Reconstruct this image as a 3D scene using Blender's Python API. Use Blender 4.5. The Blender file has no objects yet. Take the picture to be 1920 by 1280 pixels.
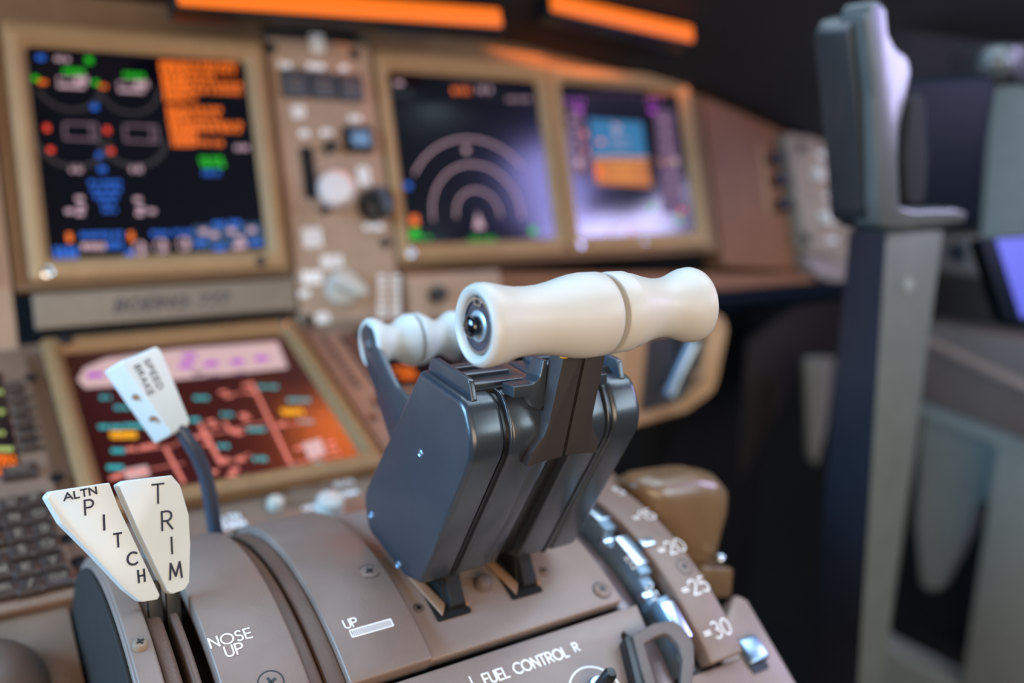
import bpy, bmesh, math, random
import numpy as np
from mathutils import Vector, Matrix
random.seed(7)
SC = bpy.context.scene
COL = SC.collection
A = lambda *v: np.array(v, float)
rad = math.radians

# ------------------------------------------------------------------ camera
FPX = 1700.0
CAM = A(-.1626, -.8054, .9591)
YAW, PIT, ROL = .5738, .2068, .0205
_f = A(math.sin(YAW)*math.cos(PIT), math.cos(YAW)*math.cos(PIT), -math.sin(PIT))
_r = A(math.cos(YAW), -math.sin(YAW), 0)
_u = np.cross(_r, _f)
CR = _r*math.cos(ROL) + _u*math.sin(ROL)
CU = -_r*math.sin(ROL) + _u*math.cos(ROL)
CF = _f
cd = bpy.data.cameras.new('camera')
cam = bpy.data.objects.new('camera', cd)
COL.objects.link(cam)
cam.matrix_world = Matrix(((CR[0], CU[0], -CF[0], CAM[0]), (CR[1], CU[1], -CF[1], CAM[1]), (CR[2], CU[2], -CF[2], CAM[2]), (0, 0, 0, 1)))
cd.sensor_width = 36
cd.lens = FPX/1920*36
cd.clip_start = .01
cd.dof.use_dof = True
cd.dof.focus_distance = .353
cd.dof.aperture_fstop = 3.7
SC.camera = cam
SC.view_settings.view_transform = 'Standard'
SC.view_settings.look = 'None'
SC.view_settings.exposure = 0.0
SC.view_settings.gamma = 1
SC.view_settings.use_curve_mapping = False

# ------------------------------------------------------------------ world: sky seen through the windows
w = bpy.data.worlds.new('world'); SC.world = w; w.use_nodes = True
nt = w.node_tree; nt.nodes.clear()
wo = nt.nodes.new('ShaderNodeOutputWorld'); bg = nt.nodes.new('ShaderNodeBackground')
tc = nt.nodes.new('ShaderNodeTexCoord'); sx = nt.nodes.new('ShaderNodeSeparateXYZ'); cr = nt.nodes.new('ShaderNodeValToRGB')
nt.links.new(tc.outputs['Generated'], sx.inputs[0]); nt.links.new(sx.outputs['Z'], cr.inputs[0])
el = cr.color_ramp.elements
el[0].position = 0.0; el[0].color = (.012, .009, .008, 1)
el[1].position = .7; el[1].color = (.07, .075, .085, 1)
nt.links.new(cr.outputs[0], bg.inputs[0]); bg.inputs[1].default_value = 1.0
nt.links.new(bg.outputs[0], wo.inputs[0])

def area(name, loc, to, sx_, sy_, power, col):
    l = bpy.data.lights.new(name, 'AREA'); l.shape = 'RECTANGLE'; l.size = sx_; l.size_y = sy_
    l.energy = power; l.color = col
    o = bpy.data.objects.new(name, l); COL.objects.link(o); o.location = loc
    d = Vector(to)-Vector(loc); o.rotation_euler = d.to_track_quat('-Z', 'Y').to_euler()
    return o
area('left_side_window_light', (-1.25, -.30, 1.30), (0, -.45, .85), .9, .6, 46, (.30, .62, 1))
area('added_overhead_light', (.40, -.30, 1.85), (.25, -.35, .8), 1.5, .9, 16, (.62, .80, 1))  # added unseen overhead source, gives the housing its blue reflections
area('added_upper_right_fill', (.90, -.72, 1.88), (.2, -.4, .85), .6, .5, 4, (.64, .84, 1))  # added unseen fill from upper right, brightens the right housing half
area('windshield_light', (.1, .95, 1.60), (0, -.45, .8), 2.2, .5, 9, (.80, .90, 1))
area('right_aft_window_light', (1.20, -.76, 1.17), (.45, 0, .95), .32, .22, 4.6, (.62, .58, 1))
area('right_rear_window_light', (1.22, -1.03, 1.42), (.3, 0, .95), .17, .34, 2.1, (.42, .39, 1))
area('added_right_aft_fill', (.80, -1.40, 1.22), (.08, -.5, .85), .55, .32, 5.5, (.66, .86, 1))  # added unseen fill from right aft, for the right housing and fuel panel
area('added_warm_aft_fill', (-.35, -1.75, 1.00), (.1, -.2, .85), 1.2, .7, 17, (1, .78, .58))  # added unseen warm fill from behind, lifts grip undersides and panel
l = area('added_orange_fill', (.21, .005, 1.078), (.10, -.19, .75), .22, .025, .15, (1, .20, .03)); l.data.spread = math.radians(75)  # added hidden orange fill, aimed to make the lower display glow
area('added_orange_fill', (.41, .022, 1.062), (.40, -.02, .85), .20, .015, .06, (1, .28, .05))  # added hidden orange fill, warms the bezel tops
area('added_orange_fill', (.61, .016, 1.035), (.62, -.03, .85), .10, .015, .02, (1, .28, .05))  # another added orange fill, further right

# ------------------------------------------------------------------ materials
def mat(name, col, rough=.5, metal=0, noise=.06, scale=60, bump=.0, bscale=900, emit=None, es=0, coat=0, spec=.5, col2=None, crough=.08):
    m = bpy.data.materials.new(name); m.use_nodes = True
    nt = m.node_tree; b = nt.nodes['Principled BSDF']
    b.inputs['Roughness'].default_value = rough; b.inputs['Metallic'].default_value = metal
    b.inputs['Coat Weight'].default_value = coat; b.inputs['Coat Roughness'].default_value = crough
    b.inputs['Specular IOR Level'].default_value = spec
    t = nt.nodes.new('ShaderNodeTexCoord'); n = nt.nodes.new('ShaderNodeTexNoise')
    n.inputs['Scale'].default_value = scale; n.inputs['Detail'].default_value = 4
    nt.links.new(t.outputs['Object'], n.inputs['Vector'])
    r = nt.nodes.new('ShaderNodeValToRGB'); e = r.color_ramp.elements
    c2 = col2 or tuple(c*(1-noise*1.6) for c in col)
    e[0].position = .3; e[0].color = (*c2, 1); e[1].position = .7; e[1].color = (*[min(1, c*(1+noise*.6)) for c in col], 1)
    nt.links.new(n.outputs['Fac'], r.inputs[0]); nt.links.new(r.outputs[0], b.inputs['Base Color'])
    if bump:
        n2 = nt.nodes.new('ShaderNodeTexNoise'); n2.inputs['Scale'].default_value = bscale
        nt.links.new(t.outputs['Object'], n2.inputs['Vector'])
        bp = nt.nodes.new('ShaderNodeBump'); bp.inputs['Strength'].default_value = bump; bp.inputs['Distance'].default_value = .0004
        nt.links.new(n2.outputs['Fac'], bp.inputs['Height']); nt.links.new(bp.outputs[0], b.inputs['Normal'])
    if emit:
        b.inputs['Emission Color'].default_value = (*emit, 1); b.inputs['Emission Strength'].default_value = es
    return m
M = {}
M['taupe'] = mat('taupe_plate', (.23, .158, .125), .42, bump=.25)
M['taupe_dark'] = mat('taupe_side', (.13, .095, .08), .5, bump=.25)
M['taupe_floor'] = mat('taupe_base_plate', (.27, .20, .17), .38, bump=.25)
M['endcap'] = mat('dark_end_cap', (.028, .024, .021), .7, spec=.15)
M['console'] = mat('brown_console_paint', (.235, .14, .09), .5, bump=.3)
M['slot'] = mat('slot_seal_rubber', (.135, .08, .058), .45, bump=.4)
M['tanseal'] = mat('tan_slot_flap', (.30, .17, .10), .4)
M['black'] = mat('black_plastic', (.008, .008, .009), .35)
M['void'] = mat('dark_gap', (.003, .003, .003), .8)
M['ivory'] = mat('ivory_plastic', (.55, .505, .44), .42, noise=.02)
M['white'] = mat('white_lever_plastic', (.60, .61, .575), .4, noise=.02)
M['housing'] = mat('dark_housing_plastic', (.027, .034, .044), .34, bump=.08, coat=.65, crough=.22)
M['arm'] = mat('dark_arm_metal', (.04, .032, .03), .42, bump=.12)
M['gate'] = mat('blue_grey_gate_metal', (.20, .30, .40), .35, metal=.35, noise=.15)
M['legblack'] = mat('satin_black_leg', (.010, .010, .010), .6, spec=.25)
M['steel'] = mat('blued_steel', (.36, .50, .66), .30, metal=1, noise=.15)
M['chrome'] = mat('bright_steel', (.7, .78, .85), .2, metal=1)
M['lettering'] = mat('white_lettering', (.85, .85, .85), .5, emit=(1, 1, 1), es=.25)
M['ink'] = mat('navy_ink', (.006, .01, .03), .5)
M['yellow'] = mat('yellow_seal', (.8, .42, .0), .5)
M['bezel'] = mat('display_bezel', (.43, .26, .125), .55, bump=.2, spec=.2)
M['bezel_dimmed'] = mat('lower_bezel_dimmed', (.30, .145, .05), .7, bump=.2)  # same finish as bezel, darkened and browned to offset blue overhead light
M['panel'] = mat('instrument_panel_paint', (.22, .13, .07), .5, bump=.3, spec=.2)
M['panelgrey'] = mat('grey_brown_panel', (.43, .28, .185), .5, bump=.3, spec=.25)
M['plate'] = mat('name_plate_grey', (.27, .20, .14), .5, spec=.2)
M['copper'] = mat('right_panel_copper_brown', (.21, .085, .035), .5, bump=.3, spec=.2)
M['screen'] = mat('black_screen_glass', (.002, .002, .006), .14, noise=.0, spec=.8)
M['screen_reflect_tint'] = mat('reflection_tinted_glass', (.05, .004, .004), .30, noise=.0, spec=.7)  # red base colour stands in for a warm reflection on the glass
M['glare'] = mat('glareshield_vinyl', (.010, .009, .010), .75, bump=.5)
M['beige'] = mat('beige_frame', (.45, .26, .13), .5, spec=.2)
M['knobbrown'] = mat('brown_flap_knob', (.17, .10, .048), .34, coat=.4)
M['navy'] = mat('navy_leather', (.003, .006, .010), .5, spec=.05)
M['yoke'] = mat('yoke_grey', (.022, .023, .024), .3, coat=.2)
M['yokerim'] = mat('yoke_rim_grey', (.085, .09, .085), .3, coat=.2)
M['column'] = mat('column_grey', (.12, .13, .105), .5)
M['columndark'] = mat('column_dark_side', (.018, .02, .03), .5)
M['wallgrey'] = mat('side_wall_grey', (.26, .27, .24), .6)
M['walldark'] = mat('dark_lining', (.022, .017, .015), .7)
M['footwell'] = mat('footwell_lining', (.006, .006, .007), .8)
M['key'] = mat('dark_keycap', (.05, .032, .026), .35)
M['button'] = mat('grey_switch_cap', (.06, .06, .068), .35)
M['cap'] = mat('ivory_small_knob', (.62, .56, .46), .35)
M['gearw'] = mat('pink_white_gear_wheel', (.72, .58, .52), .4)
M['gaterail'] = mat('purple_grey_rail', (.20, .15, .16), .3, metal=.4)
M['endplate'] = mat('end_disc_plum', (.07, .05, .06), .45, noise=.3, scale=3000)
M['washer'] = mat('pale_washer', (.50, .58, .62), .35, metal=.6)
M['gloss'] = mat('gloss_black_button', (.004, .005, .007), .04, coat=1)
M['shaft'] = mat('slate_shaft', (.05, .06, .085), .35)
def em(name, c, s): M[name] = mat(name, tuple(x*.1 for x in c), .5, noise=0, emit=c, es=s)
em('e_orange', (1, .17, .003), 1.0); em('e_blue', (.005, .10, .52), 1.2); em('e_green', (.004, .45, .0), 1.1)
em('e_pink', (.60, .38, .44), 1.0); em('e_dimpink', (.22, .13, .18), 1.0); em('e_grey', (.018, .015, .018), 1.0); em('e_red', (.8, .05, .02), 1.2)
em('e_skyblue', (.02, .17, .36), .9); em('e_brown', (.55, .17, .02), .9); em('e_purple', (.42, .04, .55), 1.0)
em('e_cyan', (.03, .42, .46), 1.1); em('e_coral', (.80, .22, .17), 1.0); em('e_yellow', (.95, .40, .01), 1.0)
em('e_bluebg', (.003, .035, .11), 1.0); em('e_pale', (.68, .45, .45), .9); em('e_tape', (.10, .05, .10), 1.0)
em('e_lime', (.42, .50, .14), 1.0); em('e_tablet', (.11, .13, .72), 1.0)
em('e_strip', (1, .18, .0), 1.0)

# ------------------------------------------------------------------ geometry helpers
def ray(x, y): return CF + CR*(x-960)/FPX - CU*(y-640)/FPX
def at_x(x, y, X): v = ray(x, y); return CAM + v*(X-CAM[0])/v[0]
def at_y(x, y, Y): v = ray(x, y); return CAM + v*(Y-CAM[1])/v[1]
def at_z(x, y, Z): v = ray(x, y); return CAM + v*(Z-CAM[2])/v[2]
YC, ZC, RC = -.415, .622, .1535          # the quadrant covers are arcs about this lateral axis
def on_arc(x, y, R=RC):
    v = ray(x, y); o = CAM-A(0, YC, ZC); a = v[1]**2+v[2]**2; b = o[1]*v[1]+o[2]*v[2]; c = o[1]**2+o[2]**2-R*R
    return CAM + v*(-b-math.sqrt(b*b-a*c))/a

class Frame:
    def __init__(s, O, u, v):
        s.O = np.array(O, float); s.u = np.array(u, float); s.u /= np.linalg.norm(s.u)
        v = np.array(v, float); v -= s.u*(v@s.u); s.v = v/np.linalg.norm(v); s.n = np.cross(s.u, s.v)
    def pt(s, a, b, w=0): return s.O + s.u*a + s.v*b + s.n*w
    def px(s, x, y, w=0):
        r = ray(x, y); O = s.O+s.n*w; t = ((O-CAM)@s.n)/(r@s.n); d = CAM+r*t-O
        return (d@s.u, d@s.v)
    def sub(s, a, b, w=0, rot=0):
        c, k = math.cos(rot), math.sin(rot)
        return Frame(s.pt(a, b, w), s.u*c+s.v*k, s.v*c-s.u*k)
def arc_frame(x, y, R=RC):
    P = on_arc(x, y, R); a = math.atan2(P[1]-YC, P[2]-ZC)
    return Frame(P, A(1, 0, 0), A(0, math.cos(a), -math.sin(a)))

def fillet(pts, r, seg=5):
    n = len(pts); out = []
    if not hasattr(r, '__len__'): r = [r]*n
    for i in range(n):
        p0, p, p1 = (np.array(pts[(i+k) % n], float) for k in (-1, 0, 1))
        a = p0-p; b = p1-p; la, lb = np.linalg.norm(a), np.linalg.norm(b); a /= la; b /= lb
        th = math.acos(max(-1, min(1, a@b))); ri = r[i]
        if ri <= 0 or th > 3.05: out.append(p); continue
        t = min(ri/math.tan(th/2), la*.48, lb*.48)
        q0 = p+a*t; q1 = p+b*t
        for k in range(seg+1):
            s = k/seg; out.append(q0*(1-s)**2+p*2*s*(1-s)+q1*s*s)
    return out
def rrect(cx, cy, w_, h, r=0, seg=4):
    p = [(cx-w_/2, cy-h/2), (cx+w_/2, cy-h/2), (cx+w_/2, cy+h/2), (cx-w_/2, cy+h/2)]
    return fillet(p, r, seg) if r > 0 else [np.array(q, float) for q in p]
def circ(cx, cy, r, n=28, r2=None): return [A(cx+r*math.cos(2*math.pi*k/n), cy+(r2 or r)*math.sin(2*math.pi*k/n)) for k in range(n)]

class MB:
    def __init__(s): s.v = []; s.f = []; s.m = []
    def add(s, vs, fs, m=0):
        o = len(s.v); s.v += [tuple(map(float, p)) for p in vs]
        for f in fs: s.f.append([o+i for i in f]); s.m.append(m)
        return s
    def loft(s, loops, m=0, cap0=True, cap1=True, ms=None):
        n = len(loops[0]); vs = [p for L in loops for p in L]; o = len(s.v)
        s.v += [tuple(map(float, p)) for p in vs]
        for k in range(len(loops)-1):
            for i in range(n):
                j = (i+1) % n
                s.f.append([o+k*n+i, o+k*n+j, o+(k+1)*n+j, o+(k+1)*n+i]); s.m.append(ms[k] if ms else m)
        if cap0: s.f.append([o+i for i in range(n)][::-1]); s.m.append(ms[0] if ms else m)
        if cap1: s.f.append([o+(len(loops)-1)*n+i for i in range(n)]); s.m.append(ms[-1] if ms else m)
        return s
    def prism(s, fr, poly, w0, w1, m=0):
        return s.loft([[fr.pt(p[0], p[1], w0) for p in poly], [fr.pt(p[0], p[1], w1) for p in poly]], m)
    def flat(s, fr, poly, w_=0, m=0): return s.add([fr.pt(p[0], p[1], w_) for p in poly], [list(range(len(poly)))], m)
    def prism_x(s, poly, x0, x1, m=0):
        return s.loft([[A(x0, p[0], p[1]) for p in poly], [A(x1, p[0], p[1]) for p in poly]], m)
    def box(s, fr, a0, a1, b0, b1, w0, w1, m=0): return s.prism(fr, [(a0, b0), (a1, b0), (a1, b1), (a0, b1)], w0, w1, m)
    def lathe(s, O, d, prof, m=0, n=48, caps=True):
        d = np.array(d, float); d /= np.linalg.norm(d); a = np.cross(d, A(0, 0, 1) if abs(d[2]) < .9 else A(0, 1, 0)); a /= np.linalg.norm(a); b = np.cross(d, a)
        L = [[O+d*t+(a*math.cos(2*math.pi*k/n)+b*math.sin(2*math.pi*k/n))*r for k in range(n)] for t, r in prof]
        return s.loft(L, m, caps, caps)
    def tube(s, path, r, m=0, n=16, sq=1.0):
        P = [np.array(p, float) for p in path]; rr = r if hasattr(r, '__len__') else [r]*len(P); L = []; a = None
        for i, p in enumerate(P):
            t = P[min(i+1, len(P)-1)]-P[max(i-1, 0)]; t /= np.linalg.norm(t)
            if a is None: a = np.cross(t, A(0, 1, 0)); 
            a = a-t*(a@t); a /= np.linalg.norm(a); b = np.cross(t, a)
            L.append([p+(a*math.cos(2*math.pi*k/n)+b*math.sin(2*math.pi*k/n)*sq)*rr[i] for k in range(n)])
        return s.loft(L, m)
    def ring(s, fr, outer, inner, w0, w1, m=0):
        L = [[fr.pt(*p, w0) for p in inner], [fr.pt(*p, w0) for p in outer], [fr.pt(*p, w1) for p in outer], [fr.pt(*p, w1) for p in inner], [fr.pt(*p, w0) for p in inner]]
        return s.loft(L, m, False, False)
    def sphere(s, O, r, m=0, n=20, sc=(1, 1, 1)):
        L = []
        for k in range(1, n//2):
            t = math.pi*k/(n//2); L.append([O+A(math.sin(t)*math.cos(2*math.pi*i/n)*sc[0], math.sin(t)*math.sin(2*math.pi*i/n)*sc[1], math.cos(t)*sc[2])*r for i in range(n)])
        return s.loft(L[::-1], m)

OFF = {}
def build(mb, name, mats, parent=None, bevel=0, seg=3, smooth=38, loc=None):
    off = OFF[parent.name] if parent is not None else np.array(loc if loc is not None else (0, 0, 0), float)
    me = bpy.data.meshes.new(name)
    me.from_pydata([tuple(np.array(v)-off) for v in mb.v], [], mb.f)
    if not isinstance(mats, (list, tuple)): mats = [mats]
    for q in mats: me.materials.append(M[q] if isinstance(q, str) else q)
    for p, k in zip(me.polygons, mb.m): p.material_index = k
    bm = bmesh.new(); bm.from_mesh(me)
    bmesh.ops.remove_doubles(bm, verts=bm.verts, dist=1e-6)
    bmesh.ops.recalc_face_normals(bm, faces=bm.faces)
    if bevel:
        ed = [e for e in bm.edges if len(e.link_faces) == 2 and e.calc_face_angle(0) > rad(32)]
        bmesh.ops.bevel(bm, geom=ed, offset=bevel, segments=seg, profile=.5, affect='EDGES', clamp_overlap=True)
    bm.to_mesh(me); bm.free()
    for p in me.polygons: p.use_smooth = True
    me.set_sharp_from_angle(angle=rad(smooth))
    o = bpy.data.objects.new(name, me); COL.objects.link(o)
    if parent is not None: o.parent = parent
    else: o.location = off
    OFF[o.name] = off
    return o
def thing(name, label, cat, loc, group=None):
    o = bpy.data.objects.new(name, None); COL.objects.link(o); o.location = tuple(map(float, loc)); o.empty_display_size = .02
    o['label'] = label; o['category'] = cat
    if group: o['group'] = group
    OFF[o.name] = np.array(loc, float); return o
def tag(o, label, cat, group=None):
    o['label'] = label; o['category'] = cat
    if group: o['group'] = group
    return o
def struct(o): o['kind'] = 'structure'; return o

# stroke lettering (geometric sans like the engraving on the quadrant)
def _arc(cx, cy, rx, ry, a0, a1, n=10): return [(cx+rx*math.cos(rad(a0+(a1-a0)*k/n)), cy+ry*math.sin(rad(a0+(a1-a0)*k/n))) for k in range(n+1)]
GL = {
 'A': (.8, [[(0, 0), (.4, 1), (.8, 0)], [(.14, .33), (.66, .33)]]),
 'B': (.55, [[(0, 0), (0, 1), (.25, 1)]+_arc(.25, .76, .25, .24, 90, -90)+[(0, .52)], [(.25, .52)]+_arc(.28, .26, .27, .26, 90, -90)+[(0, 0)]]),
 'C': (.75, [_arc(.5, .5, .5, .5, 50, 310, 16)]),
 'D': (.65, [[(0, 0), (0, 1), (.2, 1)]+_arc(.2, .5, .45, .5, 90, -90, 14)+[(0, 0)]]),
 'E': (.48, [[(.48, 1), (0, 1), (0, 0), (.48, 0)], [(0, .52), (.44, .52)]]),
 'F': (.46, [[(.46, 1), (0, 1), (0, 0)], [(0, .52), (.42, .52)]]),
 'G': (.85, [_arc(.48, .5, .48, .5, 50, 360, 18)+[(.55, .5)]]),
 'H': (.6, [[(0, 0), (0, 1)], [(.6, 0), (.6, 1)], [(0, .52), (.6, .52)]]),
 'I': (.0, [[(0, 0), (0, 1)]]),
 'K': (.6, [[(0, 0), (0, 1)], [(.58, 1), (0, .45)], [(.12, .56), (.6, 0)]]),
 'L': (.42, [[(0, 1), (0, 0), (.42, 0)]]),
 'M': (.86, [[(0, 0), (.1, 1), (.43, .15), (.76, 1), (.86, 0)]]),
 'N': (.66, [[(0, 0), (0, 1), (.66, 0), (.66, 1)]]),
 'O': (.96, [_arc(.48, .5, .48, .5, 0, 360, 22)]),
 'P': (.55, [[(0, 0), (0, 1), (.28, 1)]+_arc(.28, .74, .27, .26, 90, -90)+[(0, .48)]]),
 'R': (.58, [[(0, 0), (0, 1), (.28, 1)]+_arc(.28, .74, .27, .26, 90, -90)+[(0, .48)], [(.25, .48), (.58, 0)]]),
 'S': (.5, [_arc(.25, .76, .23, .24, 40, 270, 10)+_arc(.25, .26, .25, .26, 90, -140, 10)]),
 'T': (.6, [[(0, 1), (.6, 1)], [(.3, 1), (.3, 0)]]),
 'U': (.6, [[(0, 1), (0, .3)]+_arc(.3, .3, .3, .3, 180, 360, 10)+[(.6, 1)]]),
 'V': (.7, [[(0, 1), (.35, 0), (.7, 1)]]),
 'W': (1., [[(0, 1), (.25, 0), (.5, .9), (.75, 0), (1, 1)]]),
 'X': (.6, [[(0, 0), (.6, 1)], [(0, 1), (.6, 0)]]),
 'Y': (.6, [[(0, 1), (.3, .5), (.6, 1)], [(.3, .5), (.3, 0)]]),
 '0': (.56, [_arc(.28, .5, .28, .5, 0, 360, 18)]), '1': (.2, [[(0, .8), (.2, 1), (.2, 0)]]),
 '2': (.55, [_arc(.27, .73, .26, .27, 170, -30, 10)+[(0, 0), (.55, 0)]]),
 '3': (.52, [_arc(.25, .76, .23, .24, 140, -80, 10)+_arc(.25, .26, .27, .27, 85, -140, 10)]),
 '5': (.52, [[(.48, 1), (.12, 1), (.06, .58)]+_arc(.24, .32, .28, .31, 110, -140, 12)]),
 '7': (.55, [[(0, 1), (.55, 1), (.15, 0)]]),
 '-': (.4, [[(0, .5), (.4, .5)]]), '=': (.45, [[(0, .4), (.45, .4)], [(0, .58), (.45, .58)]]), ' ': (.3, []),
 '/': (.4, [[(0, 0), (.4, 1)]]), '+': (.5, [[(0, .5), (.5, .5)], [(.25, .25), (.25, .75)]]), '.': (.0, [[(0, 0), (0, .08)]]),
}
def text(mb, fr, s, a, b, h, wt=.11, gap=.25, slant=0, m=0, w_=.00018, sx_=1.0, center=True):
    tw = sum((GL[c][0]*sx_+gap) for c in s)-gap
    x = a-(tw*h/2 if center else 0); y0 = b-h/2; t = wt*h/2
    for c in s:
        gw, st = GL[c]
        for pl in st:
            P = [A(x+(px*sx_+slant*py)*h, y0+py*h) for px, py in pl]
            for k in range(len(P)-1):
                d = P[k+1]-P[k]; L = np.linalg.norm(d)
                if L < 1e-9: continue
                d /= L; nn = A(-d[1], d[0])*t; e = d*t*.75
                mb.flat(fr, [P[k]-e-nn, P[k+1]+e-nn, P[k+1]+e+nn, P[k]-e+nn], w_+k*1e-7, m)
        x += (gw*sx_+gap)*h
    return mb
def screw(fr, a, b, r, parent, m='taupe', hgt=.0006, dark='black', name='screw', rot=.4, ringm=None):
    mb = MB(); O = fr.pt(a, b, 0)
    mb.lathe(O, fr.n, [(-.0004, r), (hgt*.5, r), (hgt, r*.8), (hgt*1.15, r*.4), (hgt*1.15, r*.05)], 0, 24)
    f2 = fr.sub(a, b, hgt*1.3, rot)
    for (p, q) in ((r*.5, r*.12), (r*.12, r*.5)): mb.prism(f2, rrect(0, 0, 2*p, 2*q), -.0003, .0001, 1)
    return build(mb, name, [m, dark], parent)
def knob(mb, fr, a, b, r, h, m=0, w0=0, n=28):
    return mb.lathe(fr.pt(a, b, w0), fr.n, [(0, r), (h*.7, r*.96), (h*.93, r*.85), (h, r*.6), (h, r*.05)], m, n)
# ================================================================== the cockpit shell
W0 = Frame((0, 0, 0), (1, 0, 0), (0, 1, 0))
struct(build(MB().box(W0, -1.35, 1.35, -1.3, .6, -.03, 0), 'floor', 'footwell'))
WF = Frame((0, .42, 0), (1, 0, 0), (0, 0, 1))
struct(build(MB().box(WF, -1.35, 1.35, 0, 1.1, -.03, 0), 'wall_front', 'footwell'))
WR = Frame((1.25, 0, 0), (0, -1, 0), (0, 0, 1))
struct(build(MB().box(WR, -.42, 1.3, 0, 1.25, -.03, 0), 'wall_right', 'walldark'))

# ================================================================== main instrument panel
TP = .2758
MP = Frame((0, 0, .95), (1, 0, 0), (0, math.sin(TP), math.cos(TP)))
t = thing('instrument_panel', 'brown main instrument panel carrying the screens, running under the dark glareshield', 'panel', (0, .03, .8))
mb = MB(); mb.prism(MP, [(-.111, -.107), (.106, -.107), (.106, .13), (-.111, .13)], -.03, 0)
build(mb, 'center_section', 'panel', t, .001)
mb = MB(); mb.prism(MP, [(.2085, -.107), (.632, -.107), (.632, .088), (.40, .124), (.2085, .13)], -.03, 0)
build(mb, 'display_section', 'panel', t, .001)
mb = MB(); mb.prism(MP, fillet([(.634, -.125), (.80, -.142), (.80, .036), (.634, .086)], .004), -.03, .0015)
build(mb, 'outer_section', 'copper', t, .001)
mb = MB(); mb.prism(MP, [(-.60, -.25), (-.113, -.25), (-.113, .128), (-.60, .10)], -.03, .002)
mb.prism(MP, fillet([(-.30, -.10), (-.121, -.10), (-.121, .10), (-.30, .10)], .006), .002, .012)
build(mb, 'captain_section', 'panelgrey', t, .001)
mb = MB(); mb.prism(MP, [(.2085, -.109), (.80, -.144), (.83, -.150), (.83, -.158), (.2085, -.160)], -.03, .010)
build(mb, 'lower_ledge', 'copper', t, .004)
mb = MB(); mb.tube([MP.pt(a, -.168, .012) for a in (.30, .5, .7, .86)], .014)
build(mb, 'ledge_padding', 'navy', t)
for (x, y) in ((1447, 300), (1455, 340), (1461, 385)):
    mb = MB(); a, b = MP.px(x, y); knob(mb, MP, a, b, .009, .014, 0, .0015); build(mb, 'black_knob', 'black', t)
mb = MB()
a0, b0 = MP.px(1420, 270); a1, b1 = MP.px(1435, 400)
mb.prism(MP, [(a0, b0), (a0+.004, b0), (a1+.004, b1), (a1, b1)], .001, .0035); build(mb, 'seam_strip', 'bezel', t)

# glareshield
t = thing('glareshield', 'dark padded glareshield overhanging the instrument panel', 'glareshield', (0, 0, 1.12))
st = [(-.7, .118), (-.3, .128), (.0, .130), (.38, .124), (.52, .104), (.63, .084), (.71, .062), (.79, .036), (.90, -.01), (1.24, -.05)]
mb = MB(); L = []
for X, vv in st:
    p = MP.pt(X, vv, .0)
    L.append([A(X, p[1]+.10, p[2]), A(X, p[1]-.006, p[2]), A(X, p[1]-.03, p[2]+.012), A(X, -.09, 1.112), A(X, -.19, 1.145), A(X, -.215, 1.165), A(X, -.205, 1.195), A(X, -.15, 1.21), A(X, .2, 1.19)])
mb.loft(L); build(mb, 'cover', 'glare', t)
for nm, lab, p0, p1, hw in (('glareshield_light', 'long orange light strip above the engine display, left of the two bright strips', (330, -8), (936, 36), .0085),
                        ('glareshield_light', 'shorter orange light strip above the two right displays', (1030, 6), (1295, 66), .0085)):
    P0 = at_y(*p0, -.065); P1 = at_y(*p1, -.065)
    fr = Frame((P0+P1)/2, P1-P0, (0, .3, .95)); L = np.linalg.norm(P1-P0)
    o = thing(nm, lab, 'light', (P0+P1)/2, 'orange light strips under the glareshield')
    build(MB().prism(fr, rrect(0, 0, L+.006, hw*2+.004, .003), -.022, .0015), 'light_housing', 'black', o, .0008)
    build(MB().prism(fr, rrect(0, 0, L, hw*2, .003), .0005, .005), 'light_tube', 'e_strip', o, .002)
P0 = at_y(1722, 40, .02); fr = Frame(P0, (1, 0, 0), (0, .3, .95))
o = thing('glareshield_light', 'small dim orange light far right behind the control yoke horn', 'light', P0, 'orange light strips under the glareshield')
em('e_dim', (.5, .07, .005), .45)
build(MB().prism(fr, rrect(0, 0, .05, .026, .008), 0, .006), 'light_tube', 'e_dim', o, .002)
build(MB().prism(fr, rrect(0, 0, .06, .034, .008), -.03, 0), 'light_housing', 'black', o, .002)

# ------------------------------------------------------------------ displays
def display(name, label, fr, ca, cb, hw, hh, ow, oh, glass='screen', draw=None, mats=(), bez='bezel', depth=.004, obot=None):
    t = thing(name, label, 'display screen', fr.pt(ca, cb, 0))
    f = fr.sub(ca, cb)
    n = 6
    def rr(w_, h, r, dy=0): return [p+A(0, dy) for p in rrect(0, 0, 2*w_, 2*h, r, n)]
    o = [rr(ow, oh, .004, 0), rr(ow, oh, .004, 0), rr(ow-.002, oh-.002, .004, 0), rr(hw+.006, hh+.006, .008), rr(hw+.001, hh+.001, .006), rr(hw-.001, hh-.001, .005)]
    ws = [.0003, .008, .010, .011, .005, .001]
    mb = MB(); mb.loft([[f.pt(p[0], p[1], w_) for p in L] for L, w_ in zip(o, ws)], 0, False, False)
    mb.box(f, -.0006, .0006, -oh+.003, -hh-.004, .0098, .0112)
    build(mb, 'bezel', bez, t)
    mb = MB(); mb.prism(f, rr(hw+.0005, hh+.0005, .005), .0004, .003)
    g = Frame(f.pt(0, 0, .0031), f.u, f.v)
    if draw: draw(mb, g)
    build(mb, 'screen', [glass]+list(mats), t)
    return t, f
def bar(mb, g, x, y, w_, h, m, lv=0, rnd=0):
    """a mark on the screen at picture place x,y on the screen's own plane, w,h in units of 0.42 mm"""
    a, b = g.px(x, y); k = .00042
    mb.flat(g, rrect(a, b, w_*k, h*k, min(w_, h)*k*.45 if rnd else 0, 3), .0001+lv*.00004, m)
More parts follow.
